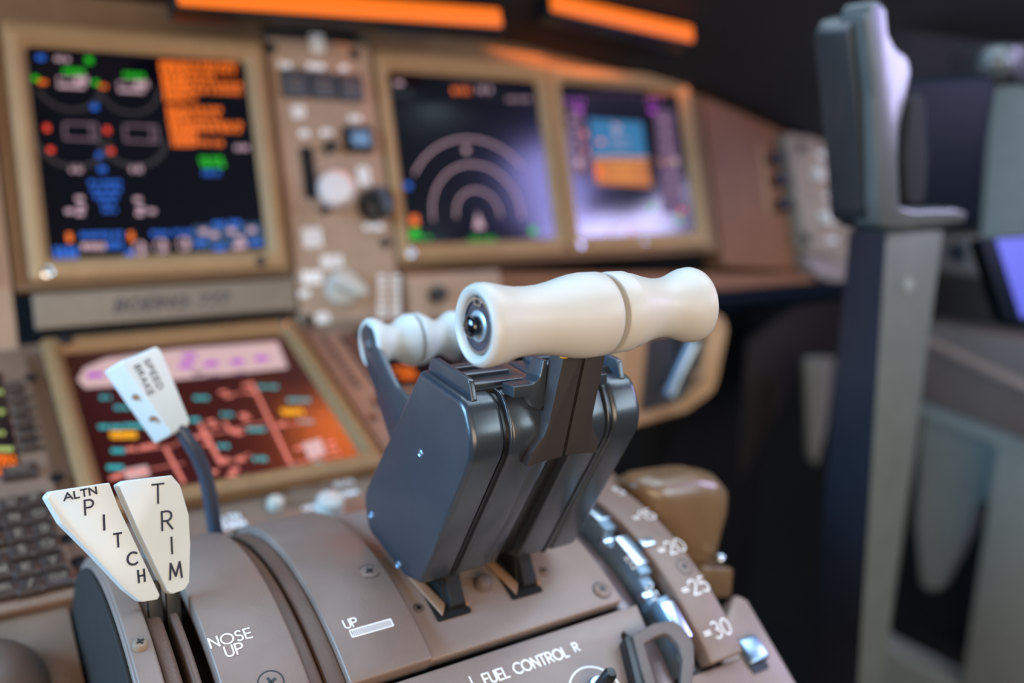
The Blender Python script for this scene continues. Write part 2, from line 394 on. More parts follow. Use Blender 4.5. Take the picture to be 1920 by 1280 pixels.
def dashes(mb, g, x0, x1, y, h, m, seed=0, lv=0, dy=0):
    rg = random.Random(seed); x = x0
    while x < x1-2:
        w_ = rg.uniform(5, 11); bar(mb, g, x+w_/2, y+dy*(x-x0), w_*.8, h, m, lv); x += w_+rg.choice([1, 1, 1, 4])
def arcline(mb, g, c, r, a0, a1, th, m, n=40, lv=0):
    P = [A(c[0]+r*math.cos(rad(a0+(a1-a0)*k/n)), c[1]+r*math.sin(rad(a0+(a1-a0)*k/n))) for k in range(n+1)]
    for k in range(n):
        d = (P[k+1]-P[k]); d = d/np.linalg.norm(d); q = A(-d[1], d[0])*th/2
        mb.flat(g, [P[k]-q, P[k+1]-q, P[k+1]+q, P[k]+q], .0001+lv*.00004, m)
def line(mb, g, p, q, th, m, lv=0):
    a = A(*g.px(*p)); b = A(*g.px(*q)); d = (b-a)/np.linalg.norm(b-a); e = A(-d[1], d[0])*th/2
    mb.flat(g, [a-e, b-e, b+e, a+e], .0001+lv*.00004, m)

EM = ['e_orange', 'e_blue', 'e_green', 'e_pink', 'e_grey', 'e_red', 'e_bluebg', 'e_skyblue', 'e_brown', 'e_purple', 'e_cyan', 'e_coral', 'e_yellow', 'e_pale', 'e_tape', 'e_lime', 'e_dimpink']
E_ = {n[2:]: i+1 for i, n in enumerate(EM)}
def draw_engine(mb, g):
    b = lambda *a, **k: bar(mb, g, *a, **k)
    b(76, 108, 14, 9, E_['blue']); dashes(mb, g, 103, 128, 110, 8, E_['pink'], 3, dy=.1); b(167, 113, 12, 12, E_['green'])
    for dx, dy in ((0, 0), (113, 8)):
        x = lambda v: v+dx
        dashes(mb, g, x(118), x(153), 133+dy, 10, E_['green'], 5, dy=.05)
        dashes(mb, g, x(140), x(162), 150+dy, 14, E_['pink'], 6); b(x(134), 162+dy, 46, 6, E_['pink'])
        b(x(134), 147+dy, 50, 2, E_['pink']); b(x(110), 155+dy, 2, 20, E_['pink'])
        b(x(66), 147+dy, 11, 9, E_['green']); b(x(80), 154+dy, 14, 7, E_['orange'])
        a, c = g.px(x(128), 150+dy); arcline(mb, g, (a, c), .024, 200, 355, .003, E_['grey'])
        line(mb, g, (x(120), 231+dy/2), (x(180), 233+dy/2), .0012, E_['dimpink']); line(mb, g, (x(122), 260+dy/2), (x(184), 262+dy/2), .0012, E_['dimpink'])
        line(mb, g, (x(120), 231+dy/2), (x(122), 260+dy/2), .0012, E_['dimpink']); line(mb, g, (x(180), 233+dy/2), (x(184), 262+dy/2), .0012, E_['dimpink'])
        line(mb, g, (x(170), 233+dy/2), (x(173), 262+dy/2), .0012, E_['dimpink'])
        b(x(88), 240+dy/2, 9, 12, E_['red']); b(x(95), 281+dy/4, 10, 10, E_['red'])
        a, c = g.px(x(135), 250); arcline(mb, g, (a, c), .027, 180, 350, .003, E_['grey'])
        dashes(mb, g, x(131), x(152), 316, 14, E_['pink'], 8)
    b(177, 200, 12, 12, E_['blue']); b(187, 291, 12, 10, E_['blue']); b(192, 317, 14, 10, E_['blue'])
    for i, (x0, x1, y) in enumerate(((166, 230, 342), (170, 226, 355), (176, 222, 368), (188, 218, 381), (192, 216, 394))): dashes(mb, g, x0, x1, y, 8, E_['blue'], i)
    for x, y in ((149, 372), (152, 388), (150, 400), (130, 396), (258, 374), (264, 390), (285, 396), (262, 400)): b(x, y, 13, 8, E_['pink'])
    rows = [(298, 445, 118), (300, 440, 130), (302, 404, 143), (304, 452, 155), (306, 452, 168), (308, 368, 182), (312, 418, 203), (314, 415, 216), (316, 446, 230), (318, 446, 240), (320, 376, 253), (323, 414, 266)]
    for i, (x0, x1, y) in enumerate(rows):
        dashes(mb, g, x0, x1, y, 10.5, E_['orange'], 20+i, dy=.03); dashes(mb, g, x0, min(x1, x0+46), y+6, 6, E_['orange'], 50+i)
    dashes(mb, g, 374, 416, 299, 11, E_['green'], 4); dashes(mb, g, 378, 414, 309, 10, E_['green'], 4); dashes(mb, g, 380, 412, 324, 11, E_['blue'], 4)
    dashes(mb, g, 440, 466, 277, 10, E_['pink'], 9)
    b(130, 445, 9, 17, E_['orange']); b(246, 443, 9, 17, E_['orange'])
    for x in (106, 118, 130, 141): b(x, 474, 8, 22, E_['blue'])
    dashes(mb, g, 150, 225, 441, 10, E_['blue'], 2, dy=-.03); dashes(mb, g, 152, 192, 462, 12, E_['pink'], 2); dashes(mb, g, 200, 232, 459, 14, E_['blue'], 7)
    b(243, 474, 14, 12, E_['blue'])
    for x, y in ((262, 466), (302, 461), (345, 457)):
        a, c = g.px(x, y); arcline(mb, g, (a, c), .0048, 0, 360, .0012, E_['pink'], 20); b(x+4, y, 5, 26, E_['pink'])
    dashes(mb, g, 282, 316, 438, 10, E_['blue'], 2); dashes(mb, g, 324, 358, 436, 10, E_['blue'], 3)
    P = [g.px(*q) for q in ((360, 424), (490, 417), (497, 462), (364, 468))]; mb.flat(g, [A(*q) for q in P], .00008, E_['bluebg'])
    for x, y in ((382, 434), (402, 440), (434, 433), (472, 431), (450, 447), (455, 460), (444, 462)): b(x, y, 15, 10, E_['pink'], lv=2)
    for x, y in ((410, 420), (440, 418), (376, 455), (412, 465), (480, 455)): b(x, y, 24, 9, E_['blue'], lv=2)
t, f = display('engine_display', 'square screen with orange message block and round engine dials, upper left', MP, 0, 0, .0853, .0835, .1005, .1005, 'screen', draw_engine, EM)
for a, b, m_, r in ((-.0885, -.0945, 'chrome', .0042), (.076, -.094, 'walldark', .0048), (-.095, .094, 'bezel', .003), (.095, .094, 'bezel', .003)): screw(f.sub(0, 0, .0105), a, b, r, t, m_)

def draw_nav(mb, g):
    c = g.px(897, 403)
    for r in (.0255, .0515, .0775):
        if r < .07: arcline(mb, g, c, r, -5, 185, .0016, E_['pink'])
        else: arcline(mb, g, c, r, 40, 148, .0016, E_['pink'])
    a, b_ = g.px(897, 412)
    mb.flat(g, [A(a-.006, b_-.009), A(a+.006, b_-.009), A(a, b_+.008)], .0001, E_['pink']); bar(mb, g, 874, 281, 12, 14, E_['pink'])
    dashes(mb, g, 846, 878, 170, 15, E_['orange'], 2); dashes(mb, g, 895, 922, 168, 14, E_['pink'], 3); dashes(mb, g, 900, 930, 182, 6, E_['grey'], 3); dashes(mb, g, 950, 990, 186, 8, E_['pink'], 4); bar(mb, g, 748, 156, 20, 8, E_['pink'])
    bar(mb, g, 765, 348, 16, 14, E_['blue']); bar(mb, g, 777, 413, 20, 22, E_['orange']); bar(mb, g, 778, 438, 22, 22, E_['green']); dashes(mb, g, 766, 806, 446, 8, E_['green'], 4)
    dashes(mb, g, 880, 932, 449, 12, E_['green'], 4); bar(mb, g, 1000, 432, 20, 16, E_['green'])
t, f = display('navigation_display', 'screen with three concentric range arcs and bluish sheen, middle of the upper row', MP, .3079, 0, .0853, .0835, .0985, .1005, 'screen', draw_nav, EM)
for a, b, m_, r in ((-.088, -.0935, 'chrome', .0042), (.092, -.0945, 'walldark', .003), (-.0935, .094, 'bezel', .003)): screw(f.sub(0, 0, .0105), a, b, r, t, m_)

def draw_flight(mb, g):
    q = lambda pts, m, lv: mb.flat(g, [A(*g.px(*p)) for p in pts], .0001+lv*.00004, m)
    q([(1064, 200), (1092, 200), (1106, 330), (1076, 330)], E_['tape'], 0)
    q([(1226, 205), (1262, 208), (1284, 400), (1242, 400)], E_['tape'], 0)
    q([(1104, 222), (1204, 229), (1212, 292), (1112, 292)], E_['skyblue'], 0)
    q([(1112, 299), (1213, 299), (1222, 350), (1118, 345)], E_['brown'], 0)
    line(mb, g, (1110, 295), (1216, 296), .0022, E_['pale'], 2)
    for y in (310, 322, 336): line(mb, g, (1145, y), (1190, y), .0012, E_['yellow'], 3)
    for x, y in ((1152, 236), (1155, 250), (1160, 240)): bar(mb, g, x, y, 12, 10, E_['pink'], 3)
    for y in (262, 276): line(mb, g, (1142, y), (1180, y), .001, E_['pale'], 3)
    bar(mb, g, 1126, 266, 20, 12, E_['coral'], 3); bar(mb, g, 1096, 252, 12, 18, E_['coral'], 3); bar(mb, g, 1100, 282, 9, 14, E_['coral'], 3)
    bar(mb, g, 1124, 322, 22, 26, E_['orange'], 3); dashes(mb, g, 1124, 1205, 338, 5, E_['orange'], 3, 3)
    dashes(mb, g, 1060, 1092, 190, 12, E_['purple'], 3); bar(mb, g, 1086, 206, 22, 12, E_['purple'], 2); dashes(mb, g, 1212, 1240, 190, 14, E_['purple'], 4); bar(mb, g, 1224, 208, 26, 12, E_['purple'], 2)
    dashes(mb, g, 1100, 1200, 178, 6, E_['tape'], 3)
    for k in range(6): bar(mb, g, 1072+k*3.2, 222+k*19, 14, 5, E_['pink'], 2); bar(mb, g, 1244+k*4, 226+k*26, 18, 5, E_['pink'], 2)
    bar(mb, g, 1086, 305, 22, 16, E_['pink'], 3); dashes(mb, g, 1232, 1262, 303, 8, E_['yellow'], 3, 3); bar(mb, g, 1266, 302, 16, 18, E_['pale'], 3)
    bar(mb, g, 1222, 389, 20, 12, E_['green'], 2); bar(mb, g, 1272, 410, 20, 12, E_['green'], 3); bar(mb, g, 1278, 395, 22, 10, E_['red'], 3)
    a, b_ = g.px(1180, 480); arcline(mb, g, (a, b_), .036, 30, 150, .002, E_['pink'])
    bar(mb, g, 1183, 437, 14, 12, E_['coral'], 3)
t, f = display('flight_display', 'screen with blue and orange horizon square, rightmost of the upper row', MP, .5093, 0, .0853, .0835, .1005, .1005, 'screen', draw_flight, EM)
for a, b, m_, r in ((-.090, -.0935, 'chrome', .0042), (.0, -.094, 'chrome', .003), (.093, -.093, 'bezel', .004)): screw(f.sub(0, 0, .0105), a, b, r, t, m_)

# ------------------------------------------------------------------ name plate
t = thing('name_plate', 'pale strip with slanted dark lettering between the engine display and lower screen', 'plate', MP.pt(0, -.124))
f = MP.sub(.003, -.1235)
build(MB().prism(f, rrect(0, 0, .206, .027, .002), -.01, .004), 'plate', 'plate', t, .001)
mb = MB(); text(mb, f.sub(0, 0, .004), 'BOEING 777', -.002, .000, .0090, .20, .34, .35, sx_=1.25); build(mb, 'lettering', 'ink', t)

# ------------------------------------------------------------------ switch panel between the displays
t = thing('gear_switch_panel', 'tall grey brown switch panel with white labels between the two left displays', 'panel', MP.pt(.157, 0))
mb = MB(); mb.prism(MP, fillet([(.1085, -.225), (.2065, -.225), (.2065, .108), (.1085, .108)], .003), -.03, .003); build(mb, 'plate', 'panelgrey', t, .001)
F1 = MP.sub(0, 0, .003)
for x, y, m_ in ((508, 90, 'black'), (664, 102, 'black'), (722, 455, 'navy'), (578, 600, 'navy')):
    a, b = F1.px(x, y); screw(F1, a, b, .0052, t, m_)
mb = MB()
for x, y, w_, n in ((595, 82, 70, 3), (535, 122, 30, 1), (592, 124, 30, 1), (645, 128, 34, 1), (560, 210, 60, 2), (665, 222, 34, 1), (570, 250, 18, 1), (612, 248, 26, 1), (682, 330, 30, 3), (585, 445, 60, 3), (700, 425, 40, 1), (622, 490, 74, 2), (585, 520, 36, 2), (570, 550, 20, 1), (605, 598, 30, 2)):
    a, b = F1.px(x, y)
    S = ['GEAR', 'AUTO', 'FLAP', 'BRAKES', 'OFF', 'DISARM'][(int(x)+n) % 6]
    for k in range(n): text(mb, F1, S, a, b-(k-(n-1)/2)*.0058, .0046, .26, .3, sx_=1.0*w_/60)
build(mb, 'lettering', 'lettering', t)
for x, y in ((549, 160), (601, 164), (652, 168)):
    a, b = F1.px(x, y); o = build(MB().prism(F1, rrect(a, b, .0232, .0245, .001), 0, .009), 'annunciator', 'button', t, .0008)
    mb = MB()
    for k in (-1, 1): mb.flat(F1, rrect(a, b+k*.003, .012, .0008), .0092)
    build(mb, 'legend', 'panelgrey', o)
a, b = F1.px(668, 264); o = build(MB().prism(F1, rrect(a, b, .026, .023, .001), 0, .010), 'switch_cap', 'navy', t, .001)
mb = MB(); mb.flat(F1, rrect(a, b, .018, .014), .0102); build(mb, 'switch_window', 'steel', o)
a, b = F1.px(616, 278); mb = MB(); knob(mb, F1, a, b, .006, .012); build(mb, 'toggle_switch', 'black', t)
a0, b0 = F1.px(568, 275); a1, b1 = F1.px(590, 372); mb = MB(); mb.prism(F1, rrect((a0+a1)/2, (b0+b1)/2, .013, abs(b0-b1), .003), -.001, .0006); build(mb, 'lever_slot', 'void', t)
a, b = F1.px(700, 385)
mb = MB(); knob(mb, F1, a, b, .0165, .018); o = build(mb, 'dark_selector_knob', 'black', t, 0)
mb = MB(); mb.prism(F1.sub(a, b, .018, .3), rrect(0, 0, .008, .026, .002), 0, .009); build(mb, 'knob_pointer', 'shaft', o, .001)
# landing gear lever: a thing of its own
a, b = F1.px(616, 375)
t2 = thing('landing_gear_lever', 'pale pinkish wheel-shaped lever knob on the switch panel', 'lever', F1.pt(a, b))
mb = MB(); p0 = F1.pt(a-.006, b-.01, 0); p1 = F1.pt(a, b, .04); mb.tube([p0, (p0+p1)/2, p1], .004); build(mb, 'stem', 'black', t2)
c = F1.pt(a, b, .042)
mb = MB(); mb.lathe(c-MP.u*.008, MP.u*.5-MP.n, [(-.010, .004), (-.009, .013), (-.004, .0165), (.004, .0165), (.009, .013), (.010, .004)]); build(mb, 'wheel', 'gearw', t2)
mb = MB(); mb.tube([c-MP.u*.016, c+MP.u*.008], .0045); build(mb, 'wheel_hub', 'cap', t2)
# autobrake knob
a, b = F1.px(642, 540)
t2 = thing('rotary_selector', 'cream rotary selector knob low on the switch panel above the reverse levers', 'knob', F1.pt(a, b))
mb = MB(); knob(mb, F1, a, b, .0165, .010); build(mb, 'skirt', 'cap', t2)
mb = MB(); mb.prism(F1.sub(a, b, .010, -.5), fillet([(-.017, -.006), (.010, -.007), (.020, 0), (.010, .007), (-.017, .006)], .003), 0, .013); build(mb, 'grip', 'ivory', t2, .002)

# panel under the navigation display
t = thing('lower_switch_panel', 'small grey brown panel with columns of white lettering behind the reverse thrust grips', 'panel', MP.pt(.26, -.15))
f = MP.sub(0, 0, .010)
build(MB().prism(MP, rrect(.262, -.167, .103, .105, .003), .0, .0125), 'plate', 'panelgrey', t, .001)
f = MP.sub(0, 0, .0125); mb = MB()
for i in range(9):
    a, b = f.px(742, 520+i*12); text(mb, f, 'TERR', a, b, .0028, .3, .3); a, b = f.px(716, 520+i*12); text(mb, f, 'GND', a, b, .0028, .3, .3)
build(mb, 'lettering', 'lettering', t)
a, b = f.px(817, 553); mb = MB(); knob(mb, f, a, b, .0085, .012); build(mb, 'black_knob', 'black', t)

# outer angled panel with two white knobs
t = thing('outer_knob_panel', 'grey panel with two lit white knobs beside the control yoke', 'panel', MP.pt(.84, -.05))
P = [MP.px(*q, .02) for q in ((1474, 248), (1592, 268), (1604, 500), (1512, 470))]
build(MB().prism(MP, fillet([A(*p) for p in P], .005), -.02, .02), 'plate', 'plate', t, .002)
f = MP.sub(0, 0, .02)
for x, y in ((1527, 328), (1543, 410)):
    a, b = f.px(x, y); mb = MB(); knob(mb, f, a, b, .011, .012); build(mb, 'white_knob', 'cap', t)
    mb = MB(); mb.ring(f, circ(a, b, .021), circ(a, b, .016), 0, .001); build(mb, 'dial_ring', 'panelgrey', t)
for x, y in ((1500, 277), (1513, 447)):
    a, b = f.px(x, y); screw(f, a, b, .007, t, 'navy')
mb = MB()
for x, y in ((1540, 290), (1555, 368), (1560, 450)):
    a, b = f.px(x, y); text(mb, f, 'PANEL', a, b, .0045, .25, .3)
build(mb, 'lettering', 'lettering', t)
t = tag(build(MB().prism(MP, [A(*MP.px(*q, .015)) for q in ((1500, 478), (1606, 500), (1600, 545), (1530, 520))], -.02, .02), 'corner_bracket', 'taupe_floor', None, .003, loc=MP.pt(.85, -.15)), 'pale trim block under the panel with the two white knobs', 'bracket')

# recessed handle box below the panel
KP = Frame((.49, -.14, .75), (1, 0, 0), (0, .15, 1))
t = thing('handle_box', 'rounded beige frame around a dark recess with a blue grey handle, under the panel', 'handle box', KP.O)
P = [A(*KP.px(*q)) for q in ((1150, 815), (1290, 775), (1345, 735), (1372, 600), (1340, 580), (1160, 605))]
Q = [A(*KP.px(*q)) for q in ((1200, 780), (1275, 757), (1316, 722), (1335, 620), (1320, 612), (1214, 632))]
P = fillet(P, [.005, .03, .03, .02, .01, .005], 5); Q = fillet(Q, [.004, .02, .02, .01, .005, .004], 5)
mb = MB(); mb.loft([[KP.pt(*p, -.09) for p in P], [KP.pt(*p, -.006) for p in P], [KP.pt(*(p*.93+A(*P[0])*0+sum(P)/len(P)*.07), 0) for p in P], [KP.pt(*(p*.97+sum(Q)/len(Q)*.03), -.003) for p in Q], [KP.pt(*p, -.012) for p in Q]], 0, True, False)
build(mb, 'frame', 'beige', t)
build(MB().prism(KP, Q, -.03, -.0125), 'recess_panel', 'button', t)
mb = MB(); mb.tube([A(*at_y(x, y, -.155)) for x, y in ((1302, 642), (1287, 672), (1268, 712), (1256, 742))], [.010, .009, .008, .010]); build(mb, 'pull_handle', 'steel', t)
c = at_y(1303, 706, -.15); mb = MB(); mb.sphere(c, .009); build(mb, 'release_button', 'plate', t)
a, b = KP.px(1310, 655); mb = MB(); mb.prism(KP, circ(a, b, .02), -.0124, -.010); build(mb, 'round_recess', 'black', t)

# ================================================================== forward aisle stand: lower display and keypads
LF = Frame((0, -.142, .7685), (1, 0, 0), (0, .938, .345))
t = thing('forward_aisle_stand', 'brown sloping console deck around the lower screen and keypads', 'console', (0, -.14, .7))
mb = MB(); mb.prism(LF, [(-.30, -.30), (-.1175, -.30), (-.1175, .115), (-.30, .115)], -.06, -.002); mb.prism(LF, [(-.1175, -.162), (.27, -.162), (.27, .115), (-.1175, .115)], -.06, -.002); build(mb, 'deck', 'console', t)
f = LF.sub(0, 0, -.002); mb = MB()
for x, y, s, h in ((600, 905, 'EVENT RECORD', .0040), (652, 925, 'NORM', .0036), (432, 985, 'NORM', .0046), (425, 972, 'ALTN', .0046), (580, 952, 'OFF', .0035), (645, 905, 'EICAS', .0036)):
    a, b = f.px(x, y); mb = MB(); text(mb, f, s, a, b, h, .24, .3); build(mb, 'lettering', 'lettering', t)
a, b = f.px(616, 962); mb = MB(); knob(mb, f, a, b, .0095, .014, 0); build(mb, 'round_white_knob', 'ivory', t)
a, b = f.px(516, 948); mb = MB(); knob(mb, f, a, b, .0055, .006, 0); build(mb, 'small_knob', 'cap', t)

def draw_lower(mb, g):
    b = lambda *a, **k: bar(mb, g, *a, **k); L_ = lambda p, q, th, m, lv=1: line(mb, g, p, q, th*.62, E_[m], lv)
    def bl(pts, m, lv): mb.flat(g, [A(*g.px(*p)) for p in pts], .0001+lv*.00004, E_[m])
    bl([(145, 712), (158, 690), (200, 672), (330, 655), (520, 640), (540, 690), (330, 712), (240, 722), (160, 728)], 'pale', 0)
    for x, y in ((178, 703), (355, 668), (350, 685), (396, 682), (445, 678), (490, 672)): b(x, y, 26, 16, E_['purple'], 2)
    for x, y in ((300, 700), (400, 705), (450, 700), (372, 700)): b(x, y, 22, 10, E_['screen'] if 'screen' in E_ else E_['tape'], 2)
    cy = [(200, 745, 24), (225, 764, 20), (376, 746, 26), (505, 725, 42), (205, 800, 40), (250, 798, 36), (222, 845, 26), (215, 876, 28), (425, 777, 22), (478, 805, 30), (420, 836, 22), (490, 860, 32), (428, 906, 24), (565, 878, 36), (608, 868, 36), (560, 750, 44), (575, 790, 30), (365, 787, 20)]
    for i, (x, y, w_) in enumerate(cy): dashes(mb, g, x-w_/2, x+w_/2, y, 11, E_['cyan'], i)
    for x, y, w_ in ((232, 815, 50), (548, 772, 42)): dashes(mb, g, x-w_/2, x+w_/2, y, 20, E_['yellow'], int(x)); b(x, y, w_*.8, 8, E_['yellow'], 3)
    L_((470, 715), (545, 870), .004, 'coral'); L_((310, 840), (345, 905), .004, 'coral'); L_((375, 795), (415, 870), .005, 'coral'); L_((415, 870), (470, 850), .002, 'coral'); L_((545, 870), (640, 850), .002, 'coral'); L_((250, 845), (330, 835), .002, 'coral')
    L_((330, 830), (500, 790), .0018, 'coral'); L_((420, 790), (435, 812), .004, 'coral'); L_((360, 820), (395, 812), .003, 'coral'); L_((280, 880), (345, 868), .0018, 'coral'); L_((430, 740), (480, 732), .002, 'coral'); L_((520, 800), (590, 788), .002, 'coral')
    for x, y in ((418, 735), (428, 742), (462, 722), (470, 735), (395, 790), (402, 798), (456, 778), (462, 784), (440, 808), (448, 812), (528, 795), (285, 835), (270, 838), (245, 842), (375, 818), (390, 832), (440, 880), (452, 862), (420, 862), (435, 890), (400, 885), (620, 830), (625, 842), (215, 895), (225, 890), (560, 840)): b(x, y, 14, 9, E_['coral'], 2)
    bl([(566, 832), (600, 822), (612, 850), (580, 862)], 'pale', 3); bl([(233, 880), (275, 872), (282, 892), (238, 900)], 'pale', 1)
    dashes(mb, g, 240, 276, 885, 10, E_['coral'], 3, 3)
t, f = display('lower_display', 'tilted screen tinted maroon by a painted reflection, with coral system diagram, behind the speed brake lever', LF, 0, 0, .085, .0885, .0985, .1045, 'screen_reflect_tint', draw_lower, EM, 'bezel_dimmed')
for a, b, m_, r in ((.088, .096, 'chrome', .0042), (-.082, .097, 'walldark', .006)): screw(f.sub(0, 0, .0105), a, b, r, t, m_)

# left keypad unit
t = thing('keypad_unit', 'brown control display unit with rows of dark keys at the left edge', 'keypad', LF.pt(-.19, -.04))
FK = LF.sub(0, 0, .004)
PL = [A(*FK.px(*q)) for q in ((95, 655), (198, 1120), (-20, 1150))]
aR = FK.px(70, 700)[0]; aR2 = FK.px(128, 1110)[0]; aR = (aR+aR2)/2
bB = FK.px(60, 1135)[1]; bT = .10
build(MB().prism(FK, fillet([(aR-.15, bB), (aR, bB), (aR, bT), (aR-.15, bT)], .004), -.0055, 0), 'case', 'console', t, .001)
mb = MB(); P = [A(*FK.px(*q)) for q in ((-60, 700), (2, 700), (38, 880), (-40, 905))]
mb.prism(FK, P, -.001, .0008); g = FK.sub(0, 0, .0009)
for y, m_, x1 in ((735, 'e_lime', 4), (772, 'e_lime', 10), (812, 'e_lime', 14), (842, 'e_lime', 20), (870, 'e_orange', 34), (885, 'e_orange', 36), (858, 'e_orange', 26)):
    dashes(mb, g, -30, x1, y, 12, E_[m_[2:]], int(y))
build(mb, 'screen', ['screen']+EM, t)
f = FK; nk = 0
keys = []
for i in range(6): keys.append((20+i*3+ (0), 955+i*31)); 
def key(x, y, w_=.0125, h=.0105):
    a, b = f.px(x, y); o = build(MB().loft([[f.pt(p[0], p[1], 0) for p in rrect(a, b, w_, h, .0015, 3)], [f.pt(p[0], p[1], .004) for p in rrect(a, b, w_, h, .0015, 3)], [f.pt(p[0], p[1], .0052) for p in rrect(a, b, w_*.8, h*.78, .0015, 3)]]), 'key', 'key', t)
    return o, a, b
for k, (x, y, w_, s) in enumerate(((22, 953, 1, 'U'), (28, 982, 1, 'Z'), (36, 1011, 1, 'E'), (42, 1042, 1, 'S'), (50, 1075, 1, 'K'), (58, 1106, 1, '/'),
                       (66, 945, 1, 'P'), (74, 974, 1, 'O'), (84, 1002, 1, '0'), (90, 1031, 1, 'O'), (100, 1063, 1, 'Y'), (110, 1093, 1.15, 'CLR'),
                       (-10, 1060, 1, 'V'), (-18, 1020, 1, 'D'), (4, 1080, 1, 'M'), (8, 1114, 1.1, 'DEL'), (-14, 985, 1, 'A'), (38, 890, 1.5, 'EXEC'))):
    o, a, b = key(x, y, .0135*w_, .0115)
    s = s.replace('Z', 'N'); mb = MB(); text(mb, f.sub(0, 0, .0053), s, a, b, .0052 if len(s) < 2 else .0034, .2, .3); build(mb, 'key_letter', 'plate', o)
mb = MB()
for i in range(6):
    a, b = f.px(58+i*4.5, 745+i*19); mb.flat(f, rrect(a-.004, b, .010, .0042), .0003)
build(mb, 'key_markings', 'walldark', t)
for i, (x, y) in enumerate(((30, 730), (34, 752), (40, 775), (45, 798), (50, 820), (54, 842))):
    key(x, y, .011, .0075)
for x, y in ((58, 708), (107, 895), (125, 1010), (148, 1052)):
    a, b = f.px(x, y); screw(f, a, b, .0045, t, 'black')
# right keypad unit
t = thing('keypad_unit', 'control display unit with green and yellow screen text behind the thrust levers', 'keypad', LF.pt(.19, -.04))
FK = LF.sub(0, 0, .004)
build(MB().prism(FK, fillet([(.1035, -.13), (.25, -.13), (.25, .10), (.1035, .10)], .004), -.0055, 0), 'case', 'console', t, .001)
mb = MB(); mb.prism(FK, rrect(.188, .035, .084, .095, .004), -.001, .0008); g = FK.sub(0, 0, .0009)
for a, b, w_, m_ in ((.160, .068, .016, 'lime'), (.160, .060, .012, 'lime'), (.19, .070, .03, 'green'), (.19, .064, .02, 'green'), (.205, .074, .03, 'lime'), (.165, .014, .016, 'orange'), (.165, .006, .014, 'orange'), (.165, .0, .012, 'orange'), (.157, .05, .010, 'lime')):
    for k in range(4): mb.flat(g, rrect(a-w_/2+w_*k/3.3, b, w_*.22, .0045), .0001, E_[m_])
build(mb, 'screen', ['screen']+EM, t)
for i in range(6): build(MB().prism(FK, rrect(.136, .068-i*.0135, .012, .008, .001), 0, .004), 'key', 'key', t, .0008)
for i in range(5): build(MB().prism(FK, rrect(.127+i*.018, -.028, .014, .010, .001), 0, .004), 'key', 'key', t, .0008)
mb = MB()
for i in range(10): mb.flat(FK, rrect(.117, .075-i*.0085, .006, .0055), .0003)
build(mb, 'key_markings', 'walldark', t)
for a, b in ((.112, .092), (.125, -.05), (.112, -.045)): screw(FK, a, b, .0045, t, 'black')
for a, b in ((.108, .094),): screw(FK, a, b, .0042, t, 'plate')
# ================================================================== throttle quadrant pedestal
PED = thing('throttle_quadrant', 'taupe quadrant pedestal with curved slotted covers holding all the levers', 'pedestal', (.02, -.42, .45))
def arcpoly(a0, a1, R0, R1, n=44):
    P = [A(YC+R1*math.sin(rad(a0+(a1-a0)*k/n)), ZC+R1*math.cos(rad(a0+(a1-a0)*k/n))) for k in range(n+1)]
    Q = [A(YC+R0*math.sin(rad(a0+(a1-a0)*k/n)), ZC+R0*math.cos(rad(a0+(a1-a0)*k/n))) for k in range(n+1)]
    return P+Q[::-1]
def arcplate(x0, x1, a0, a1, R0, R1, name, m, bevel=.0012, parent=PED, seg=3):
    mb = MB(); mb.prism_x(arcpoly(a0, a1, R0, R1), x0, x1); return build(mb, name, m, parent, bevel, seg)
# body under the covers
BODY = [(-.60, .20), (-.22, .20), (-.22, .66), (-.30, .70), (-.415, .72), (-.52, .70), (-.60, .655)]
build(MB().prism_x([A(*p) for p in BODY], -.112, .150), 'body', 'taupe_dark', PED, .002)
# covers, left to right
arcplate(-.1135, -.1035, -80, 62, .02, RC-.0015, 'trim_side_cover', 'taupe', .0022)
arcplate(-.1155, -.1128, -80, 62, .02, RC-.0045, 'end_cap', 'endcap', .001)
arcplate(-.1125, -.1035, -80, 62, .13, RC, 'screw_cover', 'taupe', .001)
arcplate(-.0848, -.0525, -80, 62, RC-.010, RC, 'nose_up_cover', 'taupe', .0012)
arcplate(-.0378, -.0005, -33.3, 62, RC-.010, RC+.0002, 'speed_brake_cover', 'taupe', .0012)
arcplate(-.0005, .1045, -32.8, 62, RC-.012, RC-.0045, 'lever_base_cover', 'taupe_floor', .0008)
arcplate(.1315, .1535, -49, 62, RC-.010, RC, 'flap_scale_cover', 'taupe', .0014)
# slot walls and seals
arcplate(-.1033, -.0962, -80, 40, RC-.030, RC-.0042, 'slot_seal', 'slot', .0024)
arcplate(-.0932, -.0898, -80, 40, RC-.030, RC-.0045, 'slot_seal', 'slot', .0012)
arcplate(-.0525, -.0458, -34.5, 55, RC-.030, RC-.0050, 'slot_seal', 'slot', .0018)
arcplate(-.0452, -.0378, -33.2, 55, RC-.030, RC-.0035, 'slot_seal', 'slot', .0010)
arcplate(.1045, .1315, -50, 62, RC-.05, RC-.022, 'flap_slot_floor', 'slot', .001)
